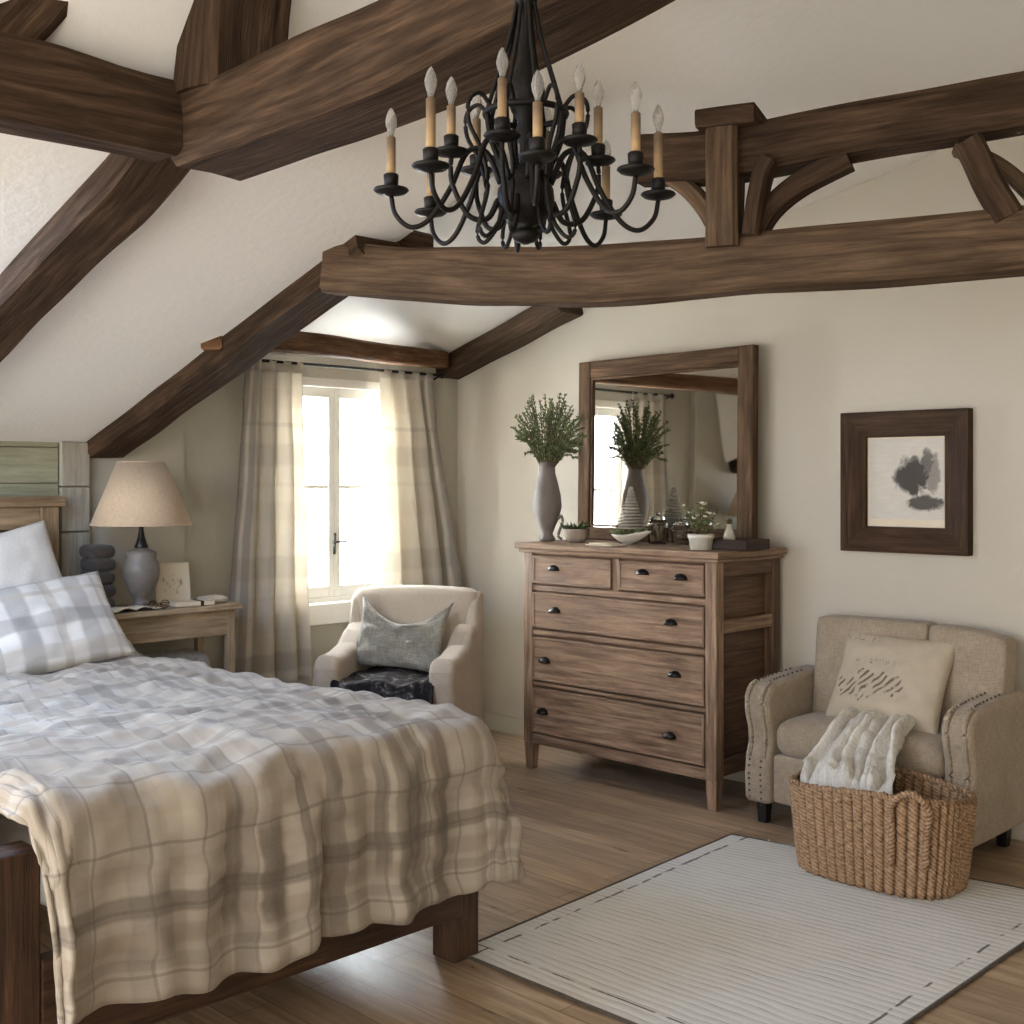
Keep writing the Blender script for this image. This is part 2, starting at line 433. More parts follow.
for (a, b) in ((WX0 + .05, xm), (xm, WX1 - .05)):
    s_ = MB(); y0, y1 = YW + .03, YW + .075
    s_.box(a + .001, y0, WZ0 + .04, a + .04, y1, WZ1 - .05); s_.box(b - .04, y0, WZ0 + .04, b - .001, y1, WZ1 - .05)
    s_.box(a + .04, y0, WZ0 + .04, b - .04, y1, WZ0 + .10); s_.box(a + .04, y0, WZ1 - .105, b - .04, y1, WZ1 - .05)
    for zz in (1.46,): s_.box(a + .04, y0 + .005, zz - .010, b - .04, y1 - .005, zz + .012)
    sa = s_.build('sash', white_paint, wn, bevel=.003)
    B(a + .04, YW + .05, WZ0 + .1, b - .04, YW + .054, WZ1 - .1).build('pane', gt.m, sa)
h = MB().tube([(xm - .012, YW + .015, 1.08), (xm - .012, YW + .01, 1.2)], .008, 8, 2); h.tube([(xm - .012, YW + .028, 1.15), (xm - .012, YW + .0, 1.15), (xm + .06, YW + .0, 1.15)], .006, 8, 3)
h.build('window_latch', pull_m, wn)

# ------------------------------------------------------------------ roof timbers
def zc(y): return zL(y)
r1 = MB(); XA, XB = 2.6, 2.8
pts = [((XA + XB) / 2, y, zL(y) - .036) for y in (5.40, 5.0, 4.5, 4.0, 3.6, 3.34)]
r1.timber(pts, .2, .105, 8, .004, (1, 0, 0), 1.)
tag(r1.build('rafter', beam_m), 'dark oak rafter rising above the lamp from low wall to the plain tie beam', 'roof beam', 'roof timbers')
r2 = MB(); pts = [(1.70, y, zL(y) - .045) for y in (5.36, 4.8, 4.2, 3.6, 3.2, 2.88)]
r2.timber(pts, .2, .11, 8, .0035, (1, 0, 0), 2.)
tag(r2.build('rafter', beam_m), 'thick dark rafter sloping down to the left edge over the bed', 'roof beam', 'roof timbers')
t1 = MB(); tp = [(1.735, 2.87, 2.43), (1.735, 2.4, 2.43), (1.735, 1.8, 2.455), (1.735, 1.2, 2.53), (1.735, .4, 2.6), (1.735, -.8, 2.62)]
t1.timber(tp, .24, .2, 8, .007, (1, 0, 0), 3., .02)
tag(t1.build('tie_beam', beam_m), 'big curved tie beam running overhead behind the chandelier stem', 'roof beam', 'roof timbers')
p1 = MB(); p1.timber([(1.615, 2.89, 2.45), (.8, 2.89, 2.45), (-.4, 2.89, 2.45)], .16, .2, 10, .01, (0, 1, 0), 4., .02)
tag(p1.build('purlin', beam_m), 'dark horizontal purlin entering from the left at the rafter joint', 'roof beam', 'roof timbers')
k1 = MB(); k1.timber([(1.725, 2.755, 2.5), (1.735, 2.74, 2.75), (1.75, 2.70, 3.0)], .24, .2, 8, .012, (1, 0, 0), 5., .02)
tag(k1.build('king_post', beam_m), 'stout post standing on the joint of rafter and curved tie beam', 'roof beam', 'roof timbers')
k2 = MB(); k2.timber([(1.15, 2.89, 2.51), (1.26, 2.87, 2.65), (1.36, 2.84, 2.82)], .11, .12, 8, .006, (0, 1, 0), 6., .02)
tag(k2.build('brace', beam_m), 'short brace rising from the left purlin in the top corner', 'roof beam', 'roof timbers')
# collar over the window, small rafter along the right wall
c1 = MB(); c1.timber([(2.565, 4.235, 2.07), (3.3, 4.62, 2.135), (4.0, 4.98, 2.175), (4.78, 5.33, 2.215)], .1, .1, 8, .003, None, 7., .012)
tag(c1.build('collar_beam', beam_r), 'slim reddish collar beam crossing above the curtained window', 'roof beam', 'roof timbers')
r3 = MB(); pts = [(XR - .1, y, zR(y) - .07) for y in (5.46, 5.0, 4.7, 4.45)]
r3.timber(pts, .2, .12, 8, .008, (1, 0, 0), 8.)
tag(r3.build('rafter', beam_m), 'short dark rafter against the mirror wall beyond the collar beam', 'roof beam', 'roof timbers')
st = MB(); st.timber([(2.62, 3.42, 2.395), (2.98, 3.42, 2.385)], .12, .08, 8, .006, (0, 1, 0), 9.)
tag(st.build('purlin', beam_m), 'short purlin stub on the rafter head over the tie beam end', 'roof beam', 'roof timbers')
# truss with lower beam, top chord, post and braces in one upright plane
TA, TE = Vector((2.66, 3.46, 0)), Vector((.349, -.937, 0)).normalized()
TN = Vector((TE.y, -TE.x, 0))       # towards the far wall
def tr(px, z=None, py=None, off=0.):
    """point in the truss plane under photo column px"""
    r = (px - CX) / F; dx, dy = .7107 + .7036 * r, .7036 - .7106 * r
    den = dx * TN.x + dy * TN.y; d = (TA.dot(TN)) / den
    if z is None: z = CAMZ + (HY - py) / F * d
    return Vector((dx * d, dy * d, z)) + TN * off
ts = thing('roof_truss', 'oak roof truss with arched braces spanning in front of the mirror wall', 'roof truss', (3.1, 2.2, 2.1))
lb = MB(); lb.timber([tr(334, py=269), tr(430, py=275), tr(560, py=278), tr(700, py=269), tr(850, py=256), tr(1024, py=242), tr(1300, py=215)], .17, .18, 8, .007, None, 10., .02)
lb.build('tie_beam', beam_l, ts)
ub = MB(); ub.timber([tr(640, py=162), tr(720, py=156), tr(800, py=142), tr(900, py=124), tr(1024, py=103), tr(1300, py=50)], .15, .15, 8, .007, None, 11., .02)
ub.build('top_chord', beam_m, ts)
kp = MB(); a = tr(730, py=252, off=.05); b_ = tr(730, py=128, off=.05); kp.timber([a, (a + b_) / 2, b_], .095, .13, 8, .006, TE, 12., .014)
kp.build('king_post', beam_l, ts)
a = tr(735, py=127, off=.035); cp = MB(); cp.timber([a - TE * .09, a + TE * .09], .21, .055, 4, .004, None, 13., .01); cp.build('post_cap', beam_m, ts)
for (L, w_, nm) in (([(722, 240), (708, 212), (690, 190), (664, 172)], .05, 0), ([(752, 245), (770, 212), (800, 186), (850, 160)], .06, 1),
              ([(757, 240), (762, 205), (768, 178), (775, 165)], .05, 2), ([(955, 146), (985, 156), (1010, 172), (1040, 200)], .04, 3), ([(1010, 222), (990, 190), (975, 160), (968, 148)], .08, 4)):
    q = MB(); q.timber([tr(px, py=py, off=(.0, .01, .06, -.03, .05)[nm]) for px, py in L], .09, w_, 8, .005, TN, 14. + nm, .01); q.build('brace', beam_l if nm in (0, 3) else beam_m, ts)

# ------------------------------------------------------------------ chandelier
CHX, CHY = 1.545, 1.495
ch = thing('chandelier', 'black wrought iron chandelier with candle arms hanging from the ceiling', 'chandelier', (CHX, CHY, 1.93))
def pol(r, a, z): return Vector((CHX + r * math.cos(a), CHY + r * math.sin(a), z))
MB().lathe([(.004, 1.922), (.02, 1.928), (.026, 1.938), (.022, 1.946), (.012, 1.953), (.03, 1.96), (.046, 1.975), (.052, 1.995), (.05, 2.02), (.042, 2.035), (.045, 2.045), (.03, 2.055), (.012, 2.065)], (CHX, CHY, 0), 24).build('bowl', iron_m, ch)
MB().lathe([(.011, 2.05), (.011, 2.1), (.02, 2.12), (.014, 2.14), (.026, 2.16), (.036, 2.19), (.03, 2.22), (.014, 2.25), (.012, 2.34), (.022, 2.36), (.022, 2.385), (.01, 2.4), (.006, 2.42), (.006, zC(CHX, CHY) - .03), (.05, zC(CHX, CHY) - .025), (.055, zC(CHX, CHY) - .012)], (CHX, CHY, 0), 16).build('stem', iron_m, ch)
rg = MB(); n_ = 48
rg.loft([[pol(.072 + .006 * math.cos(2 * PI * k / 8), 2 * PI * j / n_, 2.155 + .006 * math.sin(2 * PI * k / 8)) for k in range(8)] for j in range(n_ + 1)], cap0=False, cap1=False)
rg.build('ring', iron_m, ch)
for k in range(8):
    a = 2 * PI * (k + .35) / 8
    MB().tube([pol(.013, a, 2.37), pol(.03, a, 2.29), pol(.055, a, 2.21), pol(.072, a, 2.155)], .0042, 6, 5).build('hanging_rod', iron_m, ch)
    MB().tube([pol(.072, a, 2.155), pol(.066, a, 2.11), pol(.05, a, 2.07), pol(.04, a, 2.045)], .005, 6, 5).build('cage_rib', iron_m, ch)
glassb = NT('bulb_glass', .1, .5); glassb.b.inputs['Transmission Weight'].default_value = .75; glassb.b.inputs['IOR'].default_value = 1.1
glassb.col(glassb.mix(glassb.noise(glassb.obj(), 30, 2), (.5, .48, .45, 1), (.68, .66, .62, 1)))
def m_candle():
    t = NT('candle_sleeve', .6, .3); z = t.sep(t.n('ShaderNodeTexCoord').outputs['Generated'])[2]
    t.col(t.mix(t.noise(t.obj(), 60, 3), t.ramp(z, [(.1, lin((206, 172, 122))), (.5, lin((150, 124, 92))), (.8, lin((84, 72, 60)))]), lin((120, 98, 74)))); return t.m
candle_m = m_candle()
def arm(a, R, zc_, pts, hc, tilt=0.):
    A = MB().tube([pol(r, a, z) for r, z in pts], lambda q: .0054 - .0012 * q, 8, 6).build('candle_arm', iron_m, ch)
    c = pol(R, a, 0)
    MB().lathe([(.006, zc_ - .005), (.026, zc_), (.032, zc_ + .005), (.030, zc_ + .008), (.009, zc_ + .006), (.009, zc_ + .012), (.0125, zc_ + .015), (.0135, zc_ + .032), (.011, zc_ + .034)], (c.x, c.y, 0), 18).build('candle_cup', iron_m, A)
    MB().lathe([(.0082, zc_ + .03), (.0082, zc_ + .03 + hc), (.005, zc_ + .033 + hc)], (c.x, c.y, 0), 12).build('candle_sleeve', candle_m, A)
    zb = zc_ + .033 + hc
    MB().lathe([(.004, zb), (.006, zb + .008), (.0095, zb + .018), (.0105, zb + .027), (.008, zb + .038), (.0035, zb + .047), (.001, zb + .05)], (c.x, c.y, 0), 14).build('bulb', glassb.m, A)
for k in range(8):
    a = 2 * PI * (k + .08) / 8
    arm(a, .24, 2.01, [(.045, 2.03), (.07, 2.085), (.105, 2.085), (.135, 2.02), (.172, 1.965), (.205, 1.95), (.232, 1.972), (.24, 2.005)], (.068, .085, .06)[k % 3])
for k in range(6):
    a = 2 * PI * (k + .45) / 6
    arm(a, .135, 2.075, [(.05, 2.0), (.07, 1.965), (.105, 1.97), (.132, 2.02), (.136, 2.05), (.135, 2.07)], (.055, .07)[k % 2])
for k in range(8):
    a = 2 * PI * (k + .6) / 8
    MB().tube([pol(.068, a, 2.158), pol(.09, a, 2.18), pol(.112, a, 2.165), pol(.112, a, 2.125), pol(.088, a, 2.08), pol(.075, a, 2.02), pol(.092, a, 1.95), pol(.078, a, 1.93), pol(.055, a, 1.955), pol(.046, a, 1.985)], .004, 7, 5).build('scroll', iron_m, ch)

# ------------------------------------------------------------------ bed
BZ = .75
bed = thing('bed', 'wide dark wooden bed with a board headboard against the low wall', 'bed', (1.85, 4.0, 0))
for (x0, x1, ys_) in ((1.085, 1.195, 2.70), (2.515, 2.62, 2.74)):
    B(x0, ys_, 0, x1, ys_ + .105, .655).build('post', bed_m, bed, bevel=.006)
B(1.195, 2.70, .16, 2.515, 2.745, .40).build('foot_rail', bed_m, bed, bevel=.005)
for (x0, x1) in ((1.12, 1.165), (2.50, 2.54)): B(x0, 2.84, .2, x1, 5.0, .42).build('side_rail', bed_m, bed, bevel=.005)
hb = MB(); hb.box(1.12, 5.28, 0, 1.2, 5.35, 1.38); hb.box(2.335, 5.28, 0, 2.42, 5.35, 1.38)
hb.box(1.08, 5.265, 1.38, 2.445, 5.365, 1.425); hb.box(1.2, 5.285, 1.28, 2.335, 5.345, 1.38); hb.box(1.2, 5.285, .5, 2.335, 5.345, .62)
hbo = hb.build('headboard', head_m, bed, bevel=.005)
pn = MB()
for k in range(9): pn.box(1.2 + k * .1262, 5.305, .62, 1.2 + (k + 1) * .1262 - .004, 5.33, 1.28)
pn.build('panel', bed_m, hbo, bevel=.003)
MB().rbox((1.90, 4.06, .53), (1.12, 2.30, .3), .05, 8).build('mattress', white_lin, bed)

def duvet_pt(p, q):
    """p across the bed (x), q down the bed: y = 5.0 - q"""
    x, y = p, 5.0 - q
    xr, xl, yf = 2.525, 1.225, 2.75
    ex = max(0, x - xr); el = max(0, xl - x); ey = max(0, yf - y)
    el *= smooth(2.82, 3.1, y) * .8 + .2
    sx = 1 if ex > 0 else -1; e = ex if ex > 0 else el
    mx = max(e, ey); mn = min(e, ey)
    Ln = mx * (1 + .16 * (mn / mx if mx > 1e-6 else 0))
    n2 = math.hypot(e, ey)
    dirx, diry = (sx * e / n2, -ey / n2) if n2 > 1e-6 else (0, 0)
    R = .10
    arc = R * PI / 2
    if Ln < arc: out, down = R * math.sin(Ln / R), R * (1 - math.cos(Ln / R))
    else:
        ll = Ln - arc; fl = .05 + .15 * (abs(dirx) if sx > 0 else .0)
        out, down = R + ll * fl, R + ll * math.sqrt(1 - fl * fl)
    f = smooth(.05, .4, Ln)
    along = (x if abs(diry) >= abs(dirx) else y) + (dirx * diry) * .3
    fold = .022 * math.sin(along * 17 + 1.3 + 2 * nz(along * 2, 3.3)) + .012 * math.sin(along * 41 + 3 * nz(along * 3, 1.))
    out += f * fold
    out += .012 * f * max(-.2, 1 - abs(nz(x * 2.6 + Ln * 3.4, Ln * 2.2 - x * 1.1, 6.)) * 4.)
    if abs(diry) > .7: out -= .05 * f * math.exp(-((x - (1.93 + .06 * (.5 - Ln))) / .02) ** 2)
    bx = clamp(x, xl, xr); by = max(y, yf)
    z = BZ - down
    # puffy, rumpled top
    puff = abs(math.sin(x * PI / .21) * math.sin(y * PI / .21)) ** .5
    pu = .012 * puff
    zz_ = BZ - down * 1.2
    w1 = 1 - abs(nz(x * 3.3 + 1.2 * zz_, y * 5 + zz_ * 2.1 + x, 9)) * 3.2
    w2 = 1 - abs(nz(x * 6.3 - 2 * zz_, y * 8 - 2.4 * x + zz_ * 5, 3)) * 2.6
    wr = .022 * nz(x * 2.3, y * 2.1 + zz_, 4) + .012 * nz(x * 5 + .4 * y, y * 9 + zz_ * 4, 1) + .016 * max(-.3, w1) + .009 * max(-.3, w2) + .0035 * nz(x * 19, y * 26, zz_ * 18)
    nv = Vector((dirx * min(1, out / R), diry * min(1, out / R), max(0, 1 - down / R))).normalized()
    q3 = Vector((bx + dirx * out, by + diry * out, z - .012)) + nv * (pu + wr * lerp(1, .75, f))
    # sag towards the head, where pillows lie
    q3.z += .025 * math.exp(-((y - 3.0) / .5) ** 2) - .03 * smooth(4.3, 5.0, y)
    return q3
P0, P1, Q1 = .80, 2.525 + .48, 2.25 + .54
def duv(u, v):
    p = lerp(P0, P1, u); q = lerp(0, Q1, v)
    hem = .028 * nz(p * 2.6, 8.2) + .018 * nz(p * 8, 2.2)
    if v > .8: q += hem * (v - .8) / .2 - .075 * smooth(.68, .95, u) * (v - .8) / .2
    return duvet_pt(p, q)
random.seed(31)
def bands(a, b, step):
    L, p = [], a
    while p < b:
        L.append((p + random.uniform(-.01, .01), .004, .42, 1))
        L.append((p + step * .42, random.uniform(.018, .036), random.uniform(.25, .45), 0))
        if random.random() < .6: L.append((p + step * .8, random.uniform(.012, .026), random.uniform(.2, .5), 1))
        p += step
    return L
plaid = m_plaid('duvet_plaid', (178, 168, 153), (146, 130, 112), (92, 83, 75), bands(.85, 3.0, .145) + [(1.98, .022, .6, 1), (2.2, .024, .55, 1), (2.36, .028, .6, 1)], bands(.1, 2.85, .155) + [(2.57, .024, .6, 1)],
    cross=[(1.66, .026, 2.52, .16, .65), (1.76, .034, 2.55, .12, .75), (1.87, .014, 2.5, .18, .5), (2.14, .018, 2.5, .15, .6), (2.24, .03, 2.52, .13, .65), (2.37, .014, 2.48, .2, .55), (1.45, .022, 2.6, .1, .4)])
dv = MB().grid(duv, 190, 200, lambda u, v: (lerp(P0, P1, u), lerp(0, Q1, v)))
tag(dv.build('duvet', plaid, solid=.012), 'rumpled beige and grey plaid duvet hanging over the foot of the bed', 'duvet')

pp = MB(); M_ = Matrix.Translation((2.0, 5.08, 1.0)) @ Euler((math.radians(70), 0, math.radians(-4))).to_matrix().to_4x4() @ Matrix.Rotation(math.radians(13), 4, 'Z')
pp.pillow(.74, .54, .2, M_, 30, 1.)
tag(pp.build('pillow', white_lin, weld=True), 'plain white pillow leaning on the wooden headboard', 'pillow')
plaid_p = m_plaid('pillow_plaid', (214, 209, 200), (176, 164, 148), (120, 116, 114),
    [(.06, .03, .6, 0), (.16, .02, .6, 1), (.3, .045, .55, 1), (.44, .02, .6, 0), (.56, .04, .5, 1), (.66, .01, .6, 0)], [(.06, .03, .5, 0), (.2, .035, .5, 1), (.34, .012, .6, 0), (.44, .03, .5, 1)])
pp = MB(); M_ = Matrix.Translation((2.08, 4.78, .90)) @ Euler((math.radians(50), math.radians(0), math.radians(-8))).to_matrix().to_4x4() @ Matrix.Rotation(math.radians(9), 4, 'Z')
pp.pillow(.72, .44, .17, M_, 30, 5.)
tag(pp.build('pillow', plaid_p, weld=True), 'grey and white plaid pillow in front of the plain white pillow', 'pillow')
pp = MB(); M_ = Matrix.Translation((2.36, 4.80, .775)) @ Euler((math.radians(12), math.radians(5), math.radians(-12))).to_matrix().to_4x4()
pp.pillow(.36, .30, .09, M_, 24, 9., crease=.02)
tag(pp.build('pillow', m_fabric('grey_white_cotton', (196, 194, 194), (168, 168, 172)), weld=True), 'small flat pale grey pillow lying beside the plaid pillow', 'pillow')

# ------------------------------------------------------------------ bedside table and what stands on it
TZ = .9
tb = thing('console_table', 'pale oak bedside table with a lower shelf, standing under the lamp', 'table', (2.82, 5.22, 0))
B(2.51, 5.045, TZ - .028, 3.235, 5.40, TZ).build('tabletop', table_m, tb, bevel=.006)
B(2.54, 5.075, TZ - .15, 3.19, 5.095, TZ - .028).build('apron', table_m, tb, bevel=.003)
B(3.175, 5.095, TZ - .15, 3.195, 5.36, TZ - .028).build('apron', table_m, tb, bevel=.003)
for (x, y) in ((2.53, 5.07), (3.165, 5.07), (2.53, 5.35), (3.165, 5.35)): B(x, y, 0, x + .04, y + .04, TZ - .028, taper=(.8, .8)).build('leg', table_m, tb, bevel=.003)
B(2.54, 5.085, .50, 3.19, 5.38, .525).build('lower_shelf', table_m, tb, bevel=.003)
q = MB(); q.rbox((2.97, 5.23, .595), (.30, .22, .13), .05, 8, (0, 0, .02), None, lambda v: v + Vector((0, 0, .015 * nz(v.x * 14, v.y * 14, 2)))); tag(q.build('folded_throw', m_fabric('grey_throw', (176, 168, 156), (120, 112, 104))), 'bundled pale throw on the shelf under the bedside table', 'blanket')
LX, LY = 2.755, 5.155
lamp = thing('table_lamp', 'grey ceramic table lamp with tan linen shade', 'lamp', (LX, LY, TZ))
MB().lathe([(.052, TZ + .001), (.054, TZ + .012), (.035, TZ + .02), (.03, TZ + .05), (.042, TZ + .062), (.06, TZ + .09), (.078, TZ + .135), (.086, TZ + .18), (.08, TZ + .215), (.066, TZ + .235), (.07, TZ + .25), (.068, TZ + .265), (.045, TZ + .275), (.03, TZ + .285)], (LX, LY, 0), 36).build('base', lampb_m, lamp)
MB().lathe([(.03, TZ + .283), (.032, TZ + .29), (.024, TZ + .31), (.015, TZ + .34), (.011, TZ + .37), (.011, TZ + .46)], (LX, LY, 0), 20).build('neck', leg_m, lamp)
sh = MB(); sh.lathe([(.226, 1.292), (.107, 1.585)], (LX, LY, 0), 56, cap=False)
sho = sh.build('lamp_shade', shade_m, lamp, solid=.004)
for (rr, zz) in ((.2265, 1.295), (.1075, 1.582)):
    MB().loft([[Vector((LX + (rr + .003 * math.cos(2 * PI * k / 6)) * math.cos(2 * PI * j / 56), LY + (rr + .003 * math.cos(2 * PI * k / 6)) * math.sin(2 * PI * j / 56), zz + .005 * math.sin(2 * PI * k / 6))) for k in range(6)] for j in range(57)], cap0=False, cap1=False).build('shade_trim', shade_m, sho)
for k in range(5):
    q = MB(); q.rbox((2.585 + .004 * (k % 2), 5.25, TZ + .001 + .03 + k * .06), (.105, .18, .06), .026, 8, (.004, .004, .002)); 
    tag(q.build('folded_cloth', darkcloth), ['bottom folded dark cloth of the stack beside the lamp', 'folded dark cloth second from the bottom of the stack by the lamp', 'middle folded dark cloth of the stack beside the lamp', 'folded dark cloth second from the top of the stack by the lamp', 'topmost folded dark cloth of the stack beside the lamp'][k], 'folded cloth', 'dark cloths stacked by the lamp')
def m_card():
    t = NT('sketched_card', .8, .2); v = t.uv(); x, y, _ = t.sep(v)
    box_ = t.math('MULTIPLY', t.math('MULTIPLY', t.math('GREATER_THAN', x, .18), t.math('LESS_THAN', x, .82)), t.math('MULTIPLY', t.math('GREATER_THAN', y, .2), t.math('LESS_THAN', y, .75)))
    s_ = t.ramp(t.noise(t.mapping(v, (9, 5, 1)), 1, 4, .6, 1.), [(.54, (0, 0, 0)), (.66, (1, 1, 1))])
    t.col(t.mix(t.math('MULTIPLY', t.math('MULTIPLY', s_, box_), .8), lin((230, 218, 196)), lin((120, 104, 86)))); return t.m
cd = thing('sketch_card', 'cream card with a small sketch leaning upright beside the lamp', 'card', (2.95, 5.27, TZ))
M_ = Matrix.Translation((2.97, 5.24, TZ + .003)) @ Euler((math.radians(-14), 0, math.radians(-18))).to_matrix().to_4x4()
MB().box(-.082, 0, 0, .082, .008, .2, M=M_).build('board', paper_m, cd)
g = MB(); g.grid(lambda u, v: M_ @ Vector((lerp(-.074, .074, u), -.0015, lerp(.01, .19, v))), 1, 1); g.build('sketch', m_card(), cd)
bk = thing('open_magazine', 'open magazine lying on the bedside table before the lamp', 'magazine', (2.66, 5.1, TZ))
M_ = Matrix.Translation((2.675, 5.105, TZ + .002)) @ Matrix.Rotation(.12, 4, 'Z')
for sx in (-1, 1):
    MB().grid(lambda u, v: M_ @ Vector((sx * u * .155, lerp(-.045, .05, v), .004 + .016 * math.sin(min(1, u * 1.6) * PI) * (1 - .4 * u))), 10, 2).build('page', paper_m, bk, solid=.004)
MB().box(-.158, -.05, 0, .158, .055, .003, M=M_).build('cover', book_m, bk)
nb = thing('notebook', 'small flat notebook with dark strap on the bedside table under the card', 'book', (3.04, 5.14, TZ))
M_ = Matrix.Translation((3.0, 5.125, TZ + .001)) @ Matrix.Rotation(-.1, 4, 'Z')
MB().box(-.1, -.04, 0, .1, .05, .02, M=M_).build('pages', paper_m, nb, bevel=.003)
MB().box(.028, -.043, -.0005, .044, .053, .0225, M=M_).build('strap', book_m, nb, bevel=.001)
gl = MB(); 
for dx in (-.03, .03):
    gl.loft([[Vector((2.80 + dx + (.022 + .002 * math.cos(2 * PI * k / 6)) * math.cos(2 * PI * j / 24), 5.073, TZ + .024 + .002 * math.sin(2 * PI * k / 6) + .018 * math.sin(2 * PI * j / 24))) for k in range(6)] for j in range(25)], cap0=False, cap1=False)
gl.tube([(2.792, 5.073, TZ + .026), (2.80, 5.072, TZ + .030), (2.808, 5.073, TZ + .026)], .002, 6, 3)
for dx in (-.052, .052): gl.tube([(2.80 + dx, 5.073, TZ + .027), (2.80 + dx, 5.13, TZ + .025), (2.80 + dx * .98, 5.155, TZ + .004)], .002, 6, 3)
tag(gl.build('eyeglasses', leg_m), 'dark wire eyeglasses at the front edge of the bedside table', 'glasses')
cl = MB(); cl.rbox((3.14, 5.17, TZ + .016), (.13, .1, .03), .014, 8, (0, 0, .006), None, lambda v: v + Vector((0, 0, .006 * nz(v.x * 40, v.y * 40)))); tag(cl.build('crumpled_napkin', linen_c), 'crumpled cream napkin at the window end of the bedside table', 'napkin')

# ------------------------------------------------------------------ curtains
cur_m = m_plaid('curtain_plaid', (228, 221, 208), (202, 190, 172), (140, 134, 126),
    [(.03, .05, .7, 1), (.13, .025, .55, 1), (.22, .012, .3, 0), (.34, .03, .25, 0), (.46, .012, .3, 0), (.7, .02, .3, 0)],
    [(.2, .05, .2, 0), (.34, .012, .25, 1), (.5, .06, .2, 1), (.66, .012, .25, 0), (.8, .05, .2, 0), (1.1, .06, .22, 1), (1.26, .012, .2, 0), (1.4, .05, .2, 0), (1.6, .05, .3, 1)], transl=.42)
def curtain(x0t, x1t, x0b, x1b, zt, zb, label, flip, ph):
    r_ = thing('curtain', label, 'curtain', ((x0t + x1t) / 2, YW - .1, zb), 0, 'plaid curtains')
    def fn(u, v):
        k = smooth(0, 1, v) * .6 + .4 * v
        x = lerp(lerp(x0t, x1t, u), lerp(x0b, x1b, u), k)
        a = u * 2 * PI * 3.6 + ph + .8 * nz(u * 3 + ph, v * 1.5)
        amp = lerp(.018, .036, v)
        x += .012 * math.cos(a) * v
        y = YW - .105 + amp * math.sin(a) + .01 * nz(u * 7, v * 5, ph)
        z = lerp(zt, zb, v) + (.006 * math.sin(a) if v < .02 else 0)
        return Vector((x, y, z))
    L = abs(zt - zb)
    MB().grid(fn, 90, 60, lambda u, v: ((1 - u if flip else u) * .85, v * L)).build('panel', cur_m, r_, solid=.002)
    hd = MB().grid(lambda u, v: fn(u, .035 * v) - Vector((0, .004, 0)), 90, 2, lambda u, v: ((1 - u if flip else u) * .85, v * .05)); hd.build('heading', cur_m, r_, solid=.003)
curtain(3.46, 3.80, 3.34, 3.86, 2.135, .42, 'plaid curtain panel on the bed side of the window', False, .4)
curtain(4.36, 4.74, 4.40, 4.98, 2.135, .72, 'shorter plaid curtain panel behind the small armchair', True, 2.)
rod = thing('curtain_rod', 'thin dark rod carrying the two plaid curtains', 'curtain rod', (4.12, YW - .1, 2.12))
MB().tube([(3.42, YW - .105, 2.128), (4.82, YW - .105, 2.128)], .008, 10, 1).build('pole', pull_m, rod)
for x in (3.41, 4.83): MB().lathe([(.002, -.02), (.014, -.012), (.017, 0), (.014, .012), (.002, .02)], (x, YW - .105, 2.128), 12).build('finial', pull_m, rod)
for x in (3.44, 4.80): MB().tube([(x, YW, 2.10), (x, YW - .06, 2.105), (x, YW - .105, 2.12)], .006, 8, 4).build('bracket', pull_m, rod)

# ------------------------------------------------------------------ armchairs
def armprof(D, yf, h_f, h_b, kind):
    if kind == 'tub':
        return [(D / 2, .09), (D / 2, h_b), (D / 2 - .18, h_b - .005), (yf + .16, h_f + .012), (yf + .07, h_f), (yf + .025, h_f - .018), (yf, h_f - .06), (yf + .004, h_f - .13), (yf + .028, h_f - .2), (yf + .034, h_f - .26), (yf + .012, h_f - .32), (yf + .004, .22), (yf + .012, .09)]
    return [(D / 2, .12), (D / 2, h_b), (D / 2 - .16, h_b), (D / 2 - .26, h_b - .03), (D / 2 - .36, h_f + .035), (yf + .2, h_f + .012), (yf + .06, h_f + .01), (yf + .015, h_f - .012), (yf, h_f - .05), (yf + .005, h_f - .11), (yf + .03, h_f - .2), (yf + .03, .12)]
